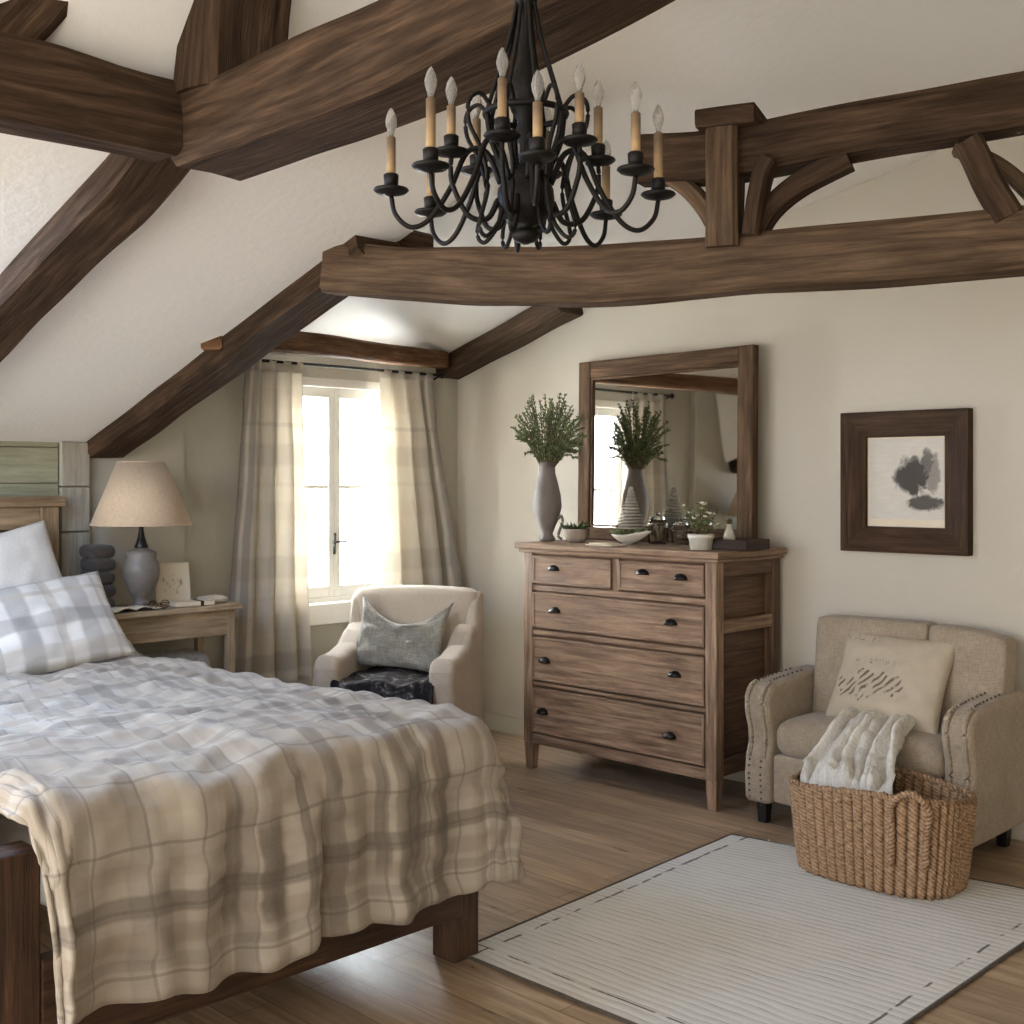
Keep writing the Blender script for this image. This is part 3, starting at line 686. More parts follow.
# big oatmeal armchair: local front is -y
def big_chair():
    rz = -PI / 2; loc = (4.715, 2.475, 0); W, D = 1.03, .52; yf = -D / 2
    r_ = thing('armchair', 'oatmeal linen armchair with nailhead trim in front of the right wall', 'armchair', loc, rz)
    M = WM[r_.name]
    nail = m_plain('aged_brass_nail', (92, 80, 64), .55, .4, .3)
    for sx in (-1, 1):
        x0, x1 = (sx * W / 2, sx * (W / 2 - .13))
        pr = armprof(D, yf, .612, .64, 'tub')
        m = MB().prism(pr, min(x0, x1), max(x0, x1), M)
        a_ = m.build('arm', linen_m, r_, bevel=.028, segs=4, smooth_all=False)
        nl = MB(); path = catmull([(0, y, z) for (y, z) in pr[2:]], 5); tot = 0; last = None; acc = []
        for p in path:
            if last is None or (p - last).length > .02: acc.append(p); last = p
        for xx in (min(x0, x1) + .036, max(x0, x1) - .036):
            for p in acc:
                c = M @ Vector((xx, p.y - .004, p.z + (.004 if p.y > yf + .03 and p.z > .55 else 0)))
                nl.rbox(c, (.010, .010, .010), .0049, 2)
        nl.build('nailhead_trim', nail, a_)['kind'] = 'stuff'
        pp = MB()
        for xx in (min(x0, x1) + .03, max(x0, x1) - .03):
            pp.tube([M @ Vector((xx, y - .002, z)) for (y, z) in pr[4:11]], .011, 8, 4)
        pp.build('welt', linen_m, a_)
    MB().box(-W / 2 + .13, yf + .035, .1, W / 2 - .13, D / 2 - .02, .31, M=M).build('seat_base', linen_m, r_, bevel=.02, segs=3)
    MB().rbox((0, -.04, .382), (W - .265, D - .13, .16), .065, 12, (0, .0, .022), M).build('seat_cushion', linen_m, r_)
    for (x0, x1, dy) in ((-W / 2 + .135, .155, .0), (.16, W / 2 - .02, -.018)):
        def fn(v, x0=x0, x1=x1):
            xx = v.x + (x0 + x1) / 2
            v.y += .10 * (v.z + .28)
            v.z -= (.012 + .03 * smooth(.2, .52, xx)) * (abs(xx) / .52) ** 2 * smooth(.1, .28, v.z)
            v.x -= .03 * smooth(.1, -.28, v.z) * smooth(.3, .5, xx)
            return v
        MB().rbox(((x0 + x1) / 2, D / 2 - .125 + dy, .605), (x1 - x0 - .004, .13, .57), .022, 12, (0, .010, 0), M, fn).build('backrest', linen_m, r_)
    for (x, y) in ((-W / 2 + .07, yf + .07), (W / 2 - .07, yf + .07), (-W / 2 + .07, D / 2 - .06), (W / 2 - .07, D / 2 - .06)):
        MB().box(x - .028, y - .028, 0, x + .028, y + .028, .12, M=M, taper=(.72, .72)).build('leg', leg_m, r_, bevel=.004)
    return M
MBIG = big_chair()
def m_cushion():
    t = NT('sketch_cushion', .95, .1); v = t.uv(); x, y, _ = t.sep(v)
    wv = t.n('ShaderNodeTexWave', wave_type='BANDS', bands_direction='X'); t.L.new(t.mapping(v, (1, 1, 1), (0, 0, 0), (0, 0, .75)), wv.inputs[0]); wv.inputs['Scale'].default_value = 12.; wv.inputs['Distortion'].default_value = 3.5; wv.inputs['Detail'].default_value = 2.
    st_ = t.ramp(wv.outputs['Fac'], [(.5, (0, 0, 0)), (.75, (1, 1, 1))])
    dx = t.math('DIVIDE', t.math('SUBTRACT', x, .2), .19); dy = t.math('DIVIDE', t.math('SUBTRACT', t.math('SUBTRACT', y, .155), t.math('MULTIPLY', x, .05)), .075)
    el = t.math('LESS_THAN', t.math('ADD', t.math('MULTIPLY', dx, dx), t.math('ADD', t.math('MULTIPLY', dy, dy), t.math('MULTIPLY', t.noise(v, 16, 3), 2.2))), 1.75)
    m1 = t.math('MULTIPLY', t.math('MULTIPLY', st_, el), t.ramp(t.noise(t.mapping(v, (30, 12, 1), (3, 1, 0)), 1, 3), [(.36, (0, 0, 0)), (.5, (1, 1, 1))]))
    sc = t.ramp(t.noise(t.mapping(v, (60, 26, 1)), 1, 3, .6, 2.), [(.56, (0, 0, 0)), (.62, (1, 1, 1))])
    bd = t.math('MULTIPLY', t.pulse(y, .275, .014), t.pulse(x, .2, .1)); bd2 = t.math('MULTIPLY', t.pulse(y, .385, .018), t.pulse(x, .12, .1))
    m2 = t.math('MULTIPLY', sc, t.math('MAXIMUM', bd, bd2))
    n = t.noise(t.mapping(v, (60, 400, 1)), 1, 2)
    base = t.mix(n, lin((200, 187, 166)), lin((174, 159, 137)))
    t.col(t.mix(t.math('MULTIPLY', t.math('MAXIMUM', m1, t.math('MULTIPLY', m2, .8)), .8), base, lin((78, 66, 56)))); t.bump(n, .3, .003); return t.m
cu = MB(); M_ = MBIG @ Matrix.Translation((.03, .04, .645)) @ Euler((math.radians(64), math.radians(-3), math.radians(0))).to_matrix().to_4x4() @ Matrix.Rotation(math.radians(-5), 4, 'Z')
cu.pillow(.53, .43, .15, M_, 28, 3., pinch=.07)
tag(cu.build('cushion', m_cushion(), weld=True), 'cream cushion with dark leaf-stroke sketch on the oatmeal armchair', 'cushion')

def small_chair():
    rz = math.atan2(-.56, -.83) + PI / 2; loc = (4.0, 4.76, 0); W, D = .72, .72; yf = -D / 2
    r_ = thing('armchair', 'small cream upholstered armchair beneath the window beyond the bed', 'armchair', loc, rz)
    M = WM[r_.name]
    for sx in (-1, 1):
        x0, x1 = sorted((sx * W / 2, sx * (W / 2 - .13)))
        MB().prism(armprof(D, yf, .62, .74, 'roll'), x0, x1, M).build('arm', linen_c, r_, bevel=.05, segs=5)
        pr = [(D / 2 - .02, .6), (D / 2 + .015, .90), (D / 2 - .05, .905), (D / 2 - .12, .87), (D / 2 - .17, .74), (D / 2 - .19, .6)]
        xa, xb = sorted((sx * (W / 2 - .005), sx * (W / 2 - .07)))
        MB().prism(pr, xa, xb, M).build('wing', linen_c, r_, bevel=.025, segs=4)
    MB().box(-W / 2 + .11, yf + .04, .12, W / 2 - .11, D / 2 - .02, .34, M=M).build('seat_base', linen_c, r_, bevel=.02, segs=3)
    MB().rbox((0, -.05, .405), (W - .27, D - .18, .15), .06, 10, (0, 0, .02), M).build('seat_cushion', linen_c, r_)
    def fn(v):
        v.y += .1 * (v.z + .28); v.z += .02 * (1 - (v.x / .38) ** 2) * smooth(0, .28, v.z); return v
    MB().rbox((0, D / 2 - .11, .62), (W - .03, .15, .58), .05, 10, (0, .015, 0), M, fn).build('backrest', linen_c, r_)
    for (x, y) in ((-W / 2 + .07, yf + .08), (W / 2 - .07, yf + .08), (-W / 2 + .07, D / 2 - .06), (W / 2 - .07, D / 2 - .06)):
        MB().box(x - .025, y - .025, 0, x + .025, y + .025, .13, M=M, taper=(.7, .7)).build('leg', leg_m, r_, bevel=.004)
    return M
MSM = small_chair()
cu = MB(); M_ = MSM @ Matrix.Translation((-.02, .06, .70)) @ Euler((math.radians(64), math.radians(4), 0)).to_matrix().to_4x4()
cu.pillow(.50, .40, .15, M_, 28, 13., pinch=.10, crease=.03, droop=.13)
tag(cu.build('cushion', m_fabric('grey_knit', (172, 167, 154), (136, 131, 120), weave=160, bump=.8), weld=True), 'grey knitted cushion with slumped middle on the small cream armchair', 'cushion')
def m_throw():
    t = NT('charcoal_throw', .95, .1); v = t.uv(); n = t.noise(v, 11, 5, .65, 1.5); n2 = t.noise(t.mapping(v, (30, 6, 1)), 1, 3)
    t.col(t.ramp(t.math('ADD', t.math('MULTIPLY', n, .7), t.math('MULTIPLY', n2, .3)), [(.46, lin((38, 35, 36))), (.56, lin((70, 66, 66))), (.68, lin((176, 172, 168)))])); t.bump(n2, .6, .01); return t.m
def thr(u, v):
    x = lerp(-.26, .26, u) + .02 * nz(v * 4, u * 3)
    L = lerp(0, .86, v); y = .16 - L; z = .515
    yf = -.345
    if y < yf:
        dn = yf - y; y = yf - .02 * math.sin(min(1, dn / .1) * PI / 2) - .012 * math.sin(u * 19) * smooth(0, .2, dn); z -= dn
    z += .018 * nz(u * 5, v * 8, 2) + .012 * math.sin(u * 14 + 3 * v)* smooth(0, .3, v)
    z -= .03 * (abs(u * 2 - 1)) ** 3 * (1 if y > yf else 0)
    return MSM @ Vector((x, y, z))
th = MB().grid(thr, 50, 60, lambda u, v: (u * .5, v * .86)); tag(th.build('throw_blanket', m_throw(), solid=.012), 'charcoal and white fleecy throw over the seat of the small armchair', 'blanket')

# ------------------------------------------------------------------ dresser
DX0, DX1, DY0, DY1, DZ = 4.49, 5.02, 3.15, 4.36, 1.175
dr = thing('dresser', 'tall weathered pine chest of drawers below the mirror', 'dresser', ((DX0 + DX1) / 2, (DY0 + DY1) / 2, 0))
tp = MB(); tp.box(DX0 - .035, DY0 - .035, DZ - .03, DX1 + .005, DY1 + .035, DZ); tp.box(DX0 - .02, DY0 - .02, DZ - .05, DX1, DY1 + .02, DZ - .03)
tp.build('top', dress_m, dr, bevel=.006)
zt = DZ - .05
pw = .062
for y0 in (DY0, DY1 - pw):
    B(DX0, y0, .14, DX0 + .06, y0 + pw, zt).build('corner_post', dress_m, dr, bevel=.004)
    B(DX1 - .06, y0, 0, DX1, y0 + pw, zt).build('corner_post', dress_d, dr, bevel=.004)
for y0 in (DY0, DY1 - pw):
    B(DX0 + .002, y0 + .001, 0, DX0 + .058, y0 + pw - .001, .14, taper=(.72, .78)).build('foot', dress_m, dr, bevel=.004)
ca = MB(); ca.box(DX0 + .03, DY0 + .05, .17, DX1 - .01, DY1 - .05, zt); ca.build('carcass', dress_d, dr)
rows = [(.965, 1.115), (.735, .925), (.465, .695), (.195, .435)]
rl = MB()
for (z0, z1) in ((.135, .188), (.441, .459), (.701, .729), (.931, .959), (1.119, zt)): rl.box(DX0 + .006, DY0 + pw, z0, DX0 + .05, DY1 - pw, z1)
ym = (DY0 + DY1) / 2 - .012
rl.box(DX0 + .006, ym - .02, .959, DX0 + .05, ym + .02, 1.119)
rl.build('front_frame', dress_m, dr, bevel=.003)
def pull(y, z, M0=None):
    m = MB(); r0 = []
    for i in range(7):
        a = PI * i / 6
        r0.append([Vector((DX0 - .001 - .026 * math.sin(b * PI / 2 / 5) ** .9, y + .036 * math.cos(a) * math.cos(b * PI / 2 / 5 * .9), z + .028 * math.sin(a) * math.cos(b * PI / 2 / 5) - .008)) for b in range(6)])
    m.loft(r0, close=False); return m
def drawer(y0, y1, z0, z1, pulls, mat_):
    g_ = .004
    d = B(DX0 + .001, y0 + g_, z0 + g_, DX0 + .045, y1 - g_, z1 - g_, grain=1).build('drawer', mat_, dr, bevel=.004)
    bd = MB()
    for (a, b, c, e) in ((y0 + g_, y1 - g_, z0 + g_, z0 + g_ + .012), (y0 + g_, y1 - g_, z1 - g_ - .012, z1 - g_), (y0 + g_, y0 + g_ + .012, z0 + g_ + .012, z1 - g_ - .012), (y1 - g_ - .012, y1 - g_, z0 + g_ + .012, z1 - g_ - .012)):
        bd.box(DX0 - .004, a, c, DX0 + .01, b, e)
    bd.build('bead', mat_, d, bevel=.003)
    for (y, z) in pulls: pull(y, z).build('cup_pull', pull_m, d, solid=.004)
ya, yb = DY0 + pw, DY1 - pw
def pz(px, py): p = at(px, py, X=DX0); return (p.y, p.z)
drawer(ym + .02, yb, *rows[0], [pz(554, 569)], dress_m)
drawer(ya, ym - .02, *rows[0], [pz(643, 573), pz(681, 578)], dress_m)
drawer(ya, yb, *rows[1], [pz(555, 611), pz(671, 623)], dress_m)
drawer(ya, yb, *rows[2], [pz(545, 661), pz(675, 675)], dress_m)
drawer(ya, yb, *rows[3], [pz(543, 712), pz(670, 736)], dress_m)
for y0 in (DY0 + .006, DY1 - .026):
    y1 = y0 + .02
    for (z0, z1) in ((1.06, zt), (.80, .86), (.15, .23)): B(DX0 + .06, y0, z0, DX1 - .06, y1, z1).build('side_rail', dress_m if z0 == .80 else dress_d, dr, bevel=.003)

# ------------------------------------------------------------------ mirror and picture
mtilt = math.radians(.7)
MM = Matrix.Translation((5.005, 4.425, DZ + .001)) @ Matrix.Rotation(math.radians(-4.5), 4, 'Z') @ Matrix.Rotation(mtilt, 4, 'Y')
MY0, MY1, MH, FW = -1.205, 0., .975, .09
mi = thing('mirror', 'large square mirror in a rough wooden frame leaning above the dresser', 'mirror', (4.95, 3.83, DZ))
fm = MB()
fm.box(-.02, MY0, 0, .025, MY0 + FW, MH, M=MM); fm.box(-.02, MY1 - FW, 0, .025, MY1, MH, M=MM)
fm.box(-.018, MY0 + FW, MH - FW, .023, MY1 - FW, MH, M=MM); fm.box(-.018, MY0 + FW, 0, .023, MY1 - FW, FW * .75, M=MM)
fm.build('frame', frame_m, mi, bevel=.006)
ip = MB()
for (a, b, c, e) in ((MY0 + FW, MY0 + FW + .012, .07, MH - FW), (MY1 - FW - .012, MY1 - FW, .07, MH - FW), (MY0 + FW, MY1 - FW, MH - FW - .012, MH - FW), (MY0 + FW, MY1 - FW, .07, .082)): ip.box(-.012, a, c, .01, b, e, M=MM)
ip.build('inner_bead', frame_m, mi, bevel=.003)
mg = NT('silvered_glass', .03, .5); mg.b.inputs['Metallic'].default_value = 1.; mg.col(mg.mix(mg.noise(mg.obj(), 3, 3), (.8, .79, .76, 1), (.88, .87, .84, 1)))
MB().box(.0, MY0 + FW * .9, .05, .008, MY1 - FW * .9, MH - FW * .9, M=MM).build('mirror_glass', mg.m, mi)

PY0, PY1, PZ0, PZ1 = 2.216, 2.82, 1.175, 1.808
pc = thing('picture_frame', 'square dark wooden picture frame with an ink print on the right wall', 'picture', (XR - .02, (PY0 + PY1) / 2, PZ0))
pf = MB(); fw = .115
def mitre(o, c, x_o, x_i):
    (a0, b0, a1, b1), (c0, d0, c1, d1) = o, c
    s_ = len(pf.v)
    O = [(a0, b0), (a1, b0), (a1, b1), (a0, b1)]; I = [(c0, d0), (c1, d0), (c1, d1), (c0, d1)]
    for (y, z) in O: pf.v.append((XR, y, z))
    for (y, z) in O: pf.v.append((x_o, y, z))
    for (y, z) in I: pf.v.append((x_i, y, z))
    for (y, z) in I: pf.v.append((XR - .004, y, z))
    for k in range(4):
        j = (k + 1) % 4
        for l in range(3):
            q = (s_ + l * 4 + k, s_ + l * 4 + j, s_ + (l + 1) * 4 + j, s_ + (l + 1) * 4 + k)
            hz = k % 2 == 0
            pf.face(q, [((pf.v[i][1], pf.v[i][2] + l) if hz else (pf.v[i][2] + 3, pf.v[i][1] + l)) for i in q])
mitre((PY0, PZ0, PY1, PZ1), (PY0 + fw, PZ0 + fw, PY1 - fw, PZ1 - fw), XR - .05, XR - .026)
pf.build('frame', pic_m, pc, bevel=.003)
def m_print():
    t = NT('ink_wash_print', .7, .2); v = t.uv(); x, y, _ = t.sep(v)
    n = t.noise(v, 7, 5, .65, .6); n2 = t.noise(t.mapping(v, (3, 14, 1)), 1.5, 4)
    def blob(cx, cy, rx, ry, st):
        a = t.math('DIVIDE', t.math('SUBTRACT', x, cx), rx); b = t.math('DIVIDE', t.math('SUBTRACT', y, cy), ry)
        d = t.math('ADD', t.math('MULTIPLY', a, a), t.math('ADD', t.math('MULTIPLY', b, b), t.math('MULTIPLY', t.math('SUBTRACT', n, .5), 2.6)))
        o = t.n('ShaderNodeMapRange'); t.L.new(d, o.inputs[0]); o.inputs[1].default_value = .6; o.inputs[2].default_value = 1.25; o.inputs[3].default_value = st; o.inputs[4].default_value = 0.
        return o.outputs[0]
    m = blob(.57, .53, .22, .24, .95)
    for a in ((.78, .72, .09, .15, .8), (.74, .2, .24, .10, .9), (.86, .55, .09, .26, .6), (.6, .72, .06, .08, .8)): m = t.math('MAXIMUM', m, blob(*a))
    paper = t.mix(n2, lin((192, 185, 172)), lin((218, 212, 200)))
    t.col(t.mix(m, paper, lin((58, 52, 48)))); return t.m
g = MB(); g.grid(lambda u, v: Vector((XR - .006, lerp(PY1 - fw * .9, PY0 + fw * .9, u), lerp(PZ0 + fw * .9, PZ1 - fw * .9, v))), 1, 1); g.build('mat_board', paper_m, pc)
g = MB(); g.grid(lambda u, v: Vector((XR - .009, lerp(PY1 - fw - .015, PY0 + fw + .01, u), lerp(PZ0 + fw + .035, PZ1 - fw - .008, v))), 1, 1); g.build('print', m_print(), pc)

# ------------------------------------------------------------------ things on the dresser
def leaf(m, p, d, L, W_, droop=.2):
    d = Vector(d).normalized(); s_ = d.cross(Vector((random.uniform(-1, 1), random.uniform(-1, 1), random.uniform(-.4, 1)))).normalized(); u_ = s_.cross(d)
    o = len(m.v); q = Vector(p)
    for (t, w_) in ((0, .1), (.35, 1), (.7, .75), (1, .02)):
        c = q + d * (L * t) - u_ * (droop * L * t * t)
        m.v.append(tuple(c - s_ * W_ * w_ / 2)); m.v.append(tuple(c + s_ * W_ * w_ / 2))
    for k in range(3): m.face((o + 2 * k, o + 2 * k + 1, o + 2 * k + 3, o + 2 * k + 2), None, True)
vp = at(547, 545, X=4.66); VX, VY = 4.66, vp.y
va = thing('vase', 'tall grey stoneware vase with scrolled handle at the window end of the dresser', 'vase', (VX, VY, DZ))
VPR = [(.036, .001), (.046, .01), (.04, .025), (.03, .04), (.042, .075), (.066, .13), (.078, .19), (.074, .25), (.058, .32), (.045, .37), (.042, .41), (.05, .435), (.046, .436), (.038, .41)]
MB().lathe([(r, DZ + z * .97) for r, z in VPR], (VX, VY, 0), 36).build('body', vase_m, va)
sc_ = MB(); ad = Vector((.35, -.94, 0)).normalized(); V0 = Vector((VX, VY, DZ))
sc_.tube([V0 + ad * r + Vector((0, 0, z)) for r, z in ((.062, .12), (.082, .135), (.088, .1), (.07, .055), (.066, .025), (.085, .012))], .008, 8, 5); sc_.build('handle', vase_m, va)
fo = thing('sprig_bunch', 'bunch of green leafy sprigs standing in the tall grey vase', 'plant', (VX, VY, DZ + .40))
lv, sm_ = MB(), MB()
for k in range(120):
    a = random.uniform(0, 2 * PI); el_ = random.uniform(-.75, 1.); rr_ = .205 * random.uniform(.45, 1.) ** .6; hc_ = math.sqrt(max(0, 1 - el_ * el_))
    top = V0 + Vector((.01 + math.cos(a) * rr_ * hc_, -.02 + math.sin(a) * rr_ * hc_, .585 + rr_ * el_))
    bs = V0 + Vector((math.cos(a) * .02, math.sin(a) * .02, .36)); md = (bs * .45 + top * .55) + Vector((0, 0, .05))
    P = catmull([bs, md, top], 6); sm_.tube([bs, md, top], .0018, 5, 5)
    for p, nx in zip(P[3:], P[4:] + [P[-1] + (P[-1] - P[-2])]):
        d = (nx - p)
        for j in range(5):
            dd = d.normalized() + Vector((random.uniform(-1, 1), random.uniform(-1, 1), random.uniform(-.5, .8)))
            leaf(lv, p, dd, random.uniform(.012, .026), random.uniform(.005, .009))
sm_.build('stems', stem_m, fo); lv.build('leaves', leaf_m, fo)['kind'] = 'stuff'
def dp(px, X, py=545): return at(px, py, X=X).y
by = dp(576, 4.66); bx_ = 4.66
bo = thing('planter_bowl', 'round taupe planter bowl beside the grey vase', 'bowl', (bx_, by, DZ))
MB().lathe([(.03, DZ + .001), (.045, DZ + .004), (.058, DZ + .03), (.062, DZ + .065), (.064, DZ + .072), (.058, DZ + .072), (.052, DZ + .055), (.01, DZ + .055)], (bx_, by, 0), 30).build('body', bowl_m, bo)
su = MB()
for k in range(90):
    a = random.uniform(0, 2 * PI); r = random.uniform(0, .048); leaf(su, (bx_ + r * math.cos(a), by + r * math.sin(a), DZ + .055), (math.cos(a) * .7, math.sin(a) * .7, 1.), random.uniform(.03, .07), .012)
s0 = su.build('small_plant', leaf_d); s0.data.materials[0] = leaf_d
tag(s0, 'low dark green plant growing in the taupe planter bowl', 'plant')
# cone ornament on a mossy dish
cx_, cy_ = 4.80, dp(631, 4.80)
co = thing('cone_tree', 'silvery cone-shaped tree ornament on the dresser before the mirror', 'ornament', (cx_, cy_, DZ))
cn = MB()
for k in range(13):
    z0 = .075 + k * .0165; r0 = .074 * (1 - k / 13.5) + .006
    cn.lathe([(r0 * .55, DZ + z0), (r0, DZ + z0 + .002), (r0 * .8, DZ + z0 + .012), (r0 * .5, DZ + z0 + .0175)], (cx_, cy_, 0), 18)
cn.build('tiers', cone_m, co)
MB().lathe([(.03, DZ + .001), (.034, DZ + .006), (.012, DZ + .015), (.01, DZ + .075)], (cx_, cy_, 0), 16).build('foot', cone_m, co)
mo = MB(); mx_, my_ = 4.70, dp(628, 4.70)
for k in range(260):
    a = random.uniform(0, 2 * PI); r = .075 * random.random() ** .5; leaf(mo, (mx_ + r * math.cos(a) * .7, my_ + r * math.sin(a), DZ + .045), (math.cos(a), math.sin(a), 1.1), random.uniform(.02, .055), .010)
mo.build('moss', leaf_m); tag(bpy.data.objects['moss'], 'clump of bright green moss in the pale boat-shaped dish', 'plant')
ds = thing('shallow_dish', 'pale boat-shaped dish holding green moss on the dresser', 'dish', (mx_, my_, DZ))
def dish(u, v):
    a = u * 2 * PI; r = v
    ex = 1 + .5 * max(0, -math.sin(a)) ** 3
    return Vector((mx_ + .06 * r * math.cos(a), my_ + .095 * ex * r * math.sin(a), DZ + .006 + .045 * r ** 2 + .02 * r * max(0, -math.sin(a)) ** 2))
MB().grid(dish, 40, 10).build('shell', ceram_m, ds, solid=.006, weld=True)
MB().lathe([(.028, DZ + .0005), (.03, DZ + .006)], (mx_, my_, 0), 20).build('foot_ring', ceram_m, ds)
ppx = MB(); pyy = dp(602, 4.56); ppx.box(4.50, pyy - .11, DZ + .0005, 4.62, pyy + .06, DZ + .007); ppx.box(4.515, pyy - .07, DZ + .0075, 4.61, pyy + .05, DZ + .013)
tag(ppx.build('paper_pad', paper_m, bevel=.002), 'thin pale paper pad lying at the front edge of the dresser', 'paper')
# glass jars in front of the mirror
jg = NT('jar_glass', .04, .5); jg.b.inputs['Transmission Weight'].default_value = 1.; jg.b.inputs['IOR'].default_value = 1.2; jg.col(jg.mix(jg.noise(jg.obj(), 10, 2), (.93, .95, .93, 1), (1, 1, 1, 1)))
for (px, X, w_, h_, lab) in ((658, 4.84, .05, .125, 'clear lidded glass jar with twigs beside the cone ornament'), (681, 4.85, .046, .10, 'clear lidded glass jar behind the flower pot')):
    jx, jy = X, dp(px, X)
    j = thing('glass_jar', lab, 'jar', (jx, jy, DZ), 0, 'glass jars on the dresser')
    MB().lathe([(.01, DZ + .001), (w_ - .004, DZ + .002), (w_, DZ + .01), (w_, DZ + h_ - .02), (w_ * .8, DZ + h_), (w_ * .78, DZ + h_), (w_ - .004, DZ + h_ - .02), (w_ - .004, DZ + .012), (.01, DZ + .008)], (jx, jy, 0), 28).build('body', jg.m, j)
    MB().lathe([(w_ * .82, DZ + h_ + .001), (w_ * .86, DZ + h_ + .006), (w_ * .4, DZ + h_ + .016), (.008, DZ + h_ + .02), (.012, DZ + h_ + .03), (.004, DZ + h_ + .036)], (jx, jy, 0), 24).build('lid', jg.m, j)
jx, jy = 4.84, dp(658, 4.84); tw = MB()
for k in range(12):
    a = random.uniform(0, 2 * PI); tw.tube([(jx + .015 * math.cos(a), jy + .015 * math.sin(a), DZ + .014), (jx + .022 * math.cos(a + .5), jy + .022 * math.sin(a + .5), DZ + .06), (jx + .028 * math.cos(a + .8), jy + .028 * math.sin(a + .8), DZ + .095)], .0022, 5, 3)
tag(tw.build('twig_bundle', stem_m), 'bundle of brown twigs inside the lidded glass jar', 'twigs')
fx, fy = 4.56, dp(701, 4.56)
fp = thing('flower_pot', 'small whitewashed flower pot at the front of the dresser', 'plant pot', (fx, fy, DZ))
MB().lathe([(.02, DZ + .001), (.05, DZ + .003), (.056, DZ + .055), (.061, DZ + .057), (.062, DZ + .075), (.054, DZ + .075), (.05, DZ + .06), (.01, DZ + .058)], (fx, fy, 0), 28).build('body', pot_m, fp)
fl = thing('flowering_plant', 'cream-flowered plant growing in the whitewashed flower pot', 'plant', (fx, fy, DZ + .055))
lf, ft, sm_ = MB(), MB(), MB()
for k in range(48):
    a = random.uniform(0, 2 * PI); r = random.uniform(.01, .085); H = random.uniform(.04, .16)
    b0 = Vector((fx + .012 * math.cos(a), fy + .012 * math.sin(a), DZ + .05)); b1 = Vector((fx + r * math.cos(a), fy + r * math.sin(a), DZ + .06 + H))
    sm_.tube([b0, (b0 + b1) / 2 + Vector((0, 0, .01)), b1], .0012, 4, 3)
    for j in range(5): leaf(lf, b0.lerp(b1, random.uniform(.4, 1)), (random.uniform(-1, 1), random.uniform(-1, 1), .4), random.uniform(.014, .028), .009)
    if k % 3 == 0:
        for j in range(6): leaf(ft, b1, (math.cos(j), math.sin(j), .8), .014, .010)
sm_.build('stems', stem_m, fl); lf.build('leaves', leaf_m, fl)['kind'] = 'stuff'; ft.build('petals', flower_m, fl)['kind'] = 'stuff'
tx, ty = 4.74, dp(738, 4.74)
tr_ = thing('wooden_tray', 'dark wooden tray at the chair end of the dresser under the mirror', 'tray', (tx, ty, DZ))
MB().box(tx - .09, ty - .1, DZ + .001, tx + .09, ty + .12, DZ + .012).build('base', tray_m, tr_, bevel=.003)
rm = MB(); rm.box(tx - .1, ty - .11, DZ + .001, tx - .088, ty + .13, DZ + .05); rm.box(tx + .088, ty - .11, DZ + .001, tx + .1, ty + .13, DZ + .05); rm.box(tx - .088, ty - .11, DZ + .001, tx + .088, ty - .098, DZ + .05); rm.box(tx - .088, ty + .118, DZ + .001, tx + .088, ty + .13, DZ + .05)
rm.build('rim', tray_m, tr_, bevel=.003)
bt = thing('white_bottle', 'small white bottle standing in the dark wooden tray', 'bottle', (tx, ty + .05, DZ + .012))
MB().lathe([(.02, .013), (.026, .016), (.028, .06), (.02, .085), (.012, .1), (.012, .12)], (tx, ty + .05, DZ), 20).build('body', pot_m, bt)
MB().lathe([(.013, .118), (.015, .12), (.015, .138), (.004, .142)], (tx, ty + .05, DZ), 16).build('stopper', stem_m, bt)

# ------------------------------------------------------------------ rug, basket, throw
def m_rug():
    t = NT('ribbed_wool_rug', .95, .1); v = t.uv(); x, y, _ = t.sep(v)
    wb = t.math('MULTIPLY', t.math('SUBTRACT', t.noise(v, 3.5, 3), .5), .035)
    xx = t.math('ADD', t.math('ADD', x, wb), t.math('MULTIPLY', t.math('SUBTRACT', t.noise(t.mapping(v, (30, 6, 1)), 1, 2), .5), .012))
    rib = t.math('ABSOLUTE', t.math('SINE', t.math('MULTIPLY', xx, PI / .034)))
    fine = t.noise(t.mapping(v, (420, 160, 1)), 1, 2); brk = t.noise(t.mapping(v, (14, 5, 1)), 1, 3)
    ln = t.math('MULTIPLY', t.ramp(rib, [(.02, (1, 1, 1)), (.30, (0, 0, 0))]), t.ramp(brk, [(.38, (0, 0, 0)), (.62, (1, 1, 1))]))
    c = t.mix(fine, lin((222, 218, 210)), lin((192, 188, 181)))
    c = t.mix(t.math('MULTIPLY', ln, .85), c, lin((128, 122, 114)))
    e1 = t.math('MULTIPLY', t.pulse(t.math('ADD', y, wb), 1.26, .006), t.ramp(t.noise(v, 12, 2), [(.45, (0, 0, 0)), (.52, (1, 1, 1))]))
    e2 = t.math('MULTIPLY', t.pulse(t.math('ADD', x, t.math('MULTIPLY', wb, .4)), .09, .004), t.ramp(t.noise(v, 9, 2), [(.42, (0, 0, 0)), (.5, (1, 1, 1))]))
    e3 = t.math('MULTIPLY', t.pulse(t.math('ADD', y, wb), .07, .005), t.ramp(t.noise(v, 11, 2), [(.47, (0, 0, 0)), (.55, (1, 1, 1))]))
    c = t.mix(t.math('MULTIPLY', t.math('MAXIMUM', e1, t.math('MAXIMUM', e2, e3)), .8), c, lin((70, 62, 55)))
    t.col(c); t.bump(t.math('ADD', t.math('MULTIPLY', rib, .6), t.math('MULTIPLY', fine, .5)), .5, .008); return t.m
RC = [Vector((2.575, 1.55)), Vector((4.46, 1.55)), Vector((4.24, 2.90)), Vector((2.575, 2.80))]
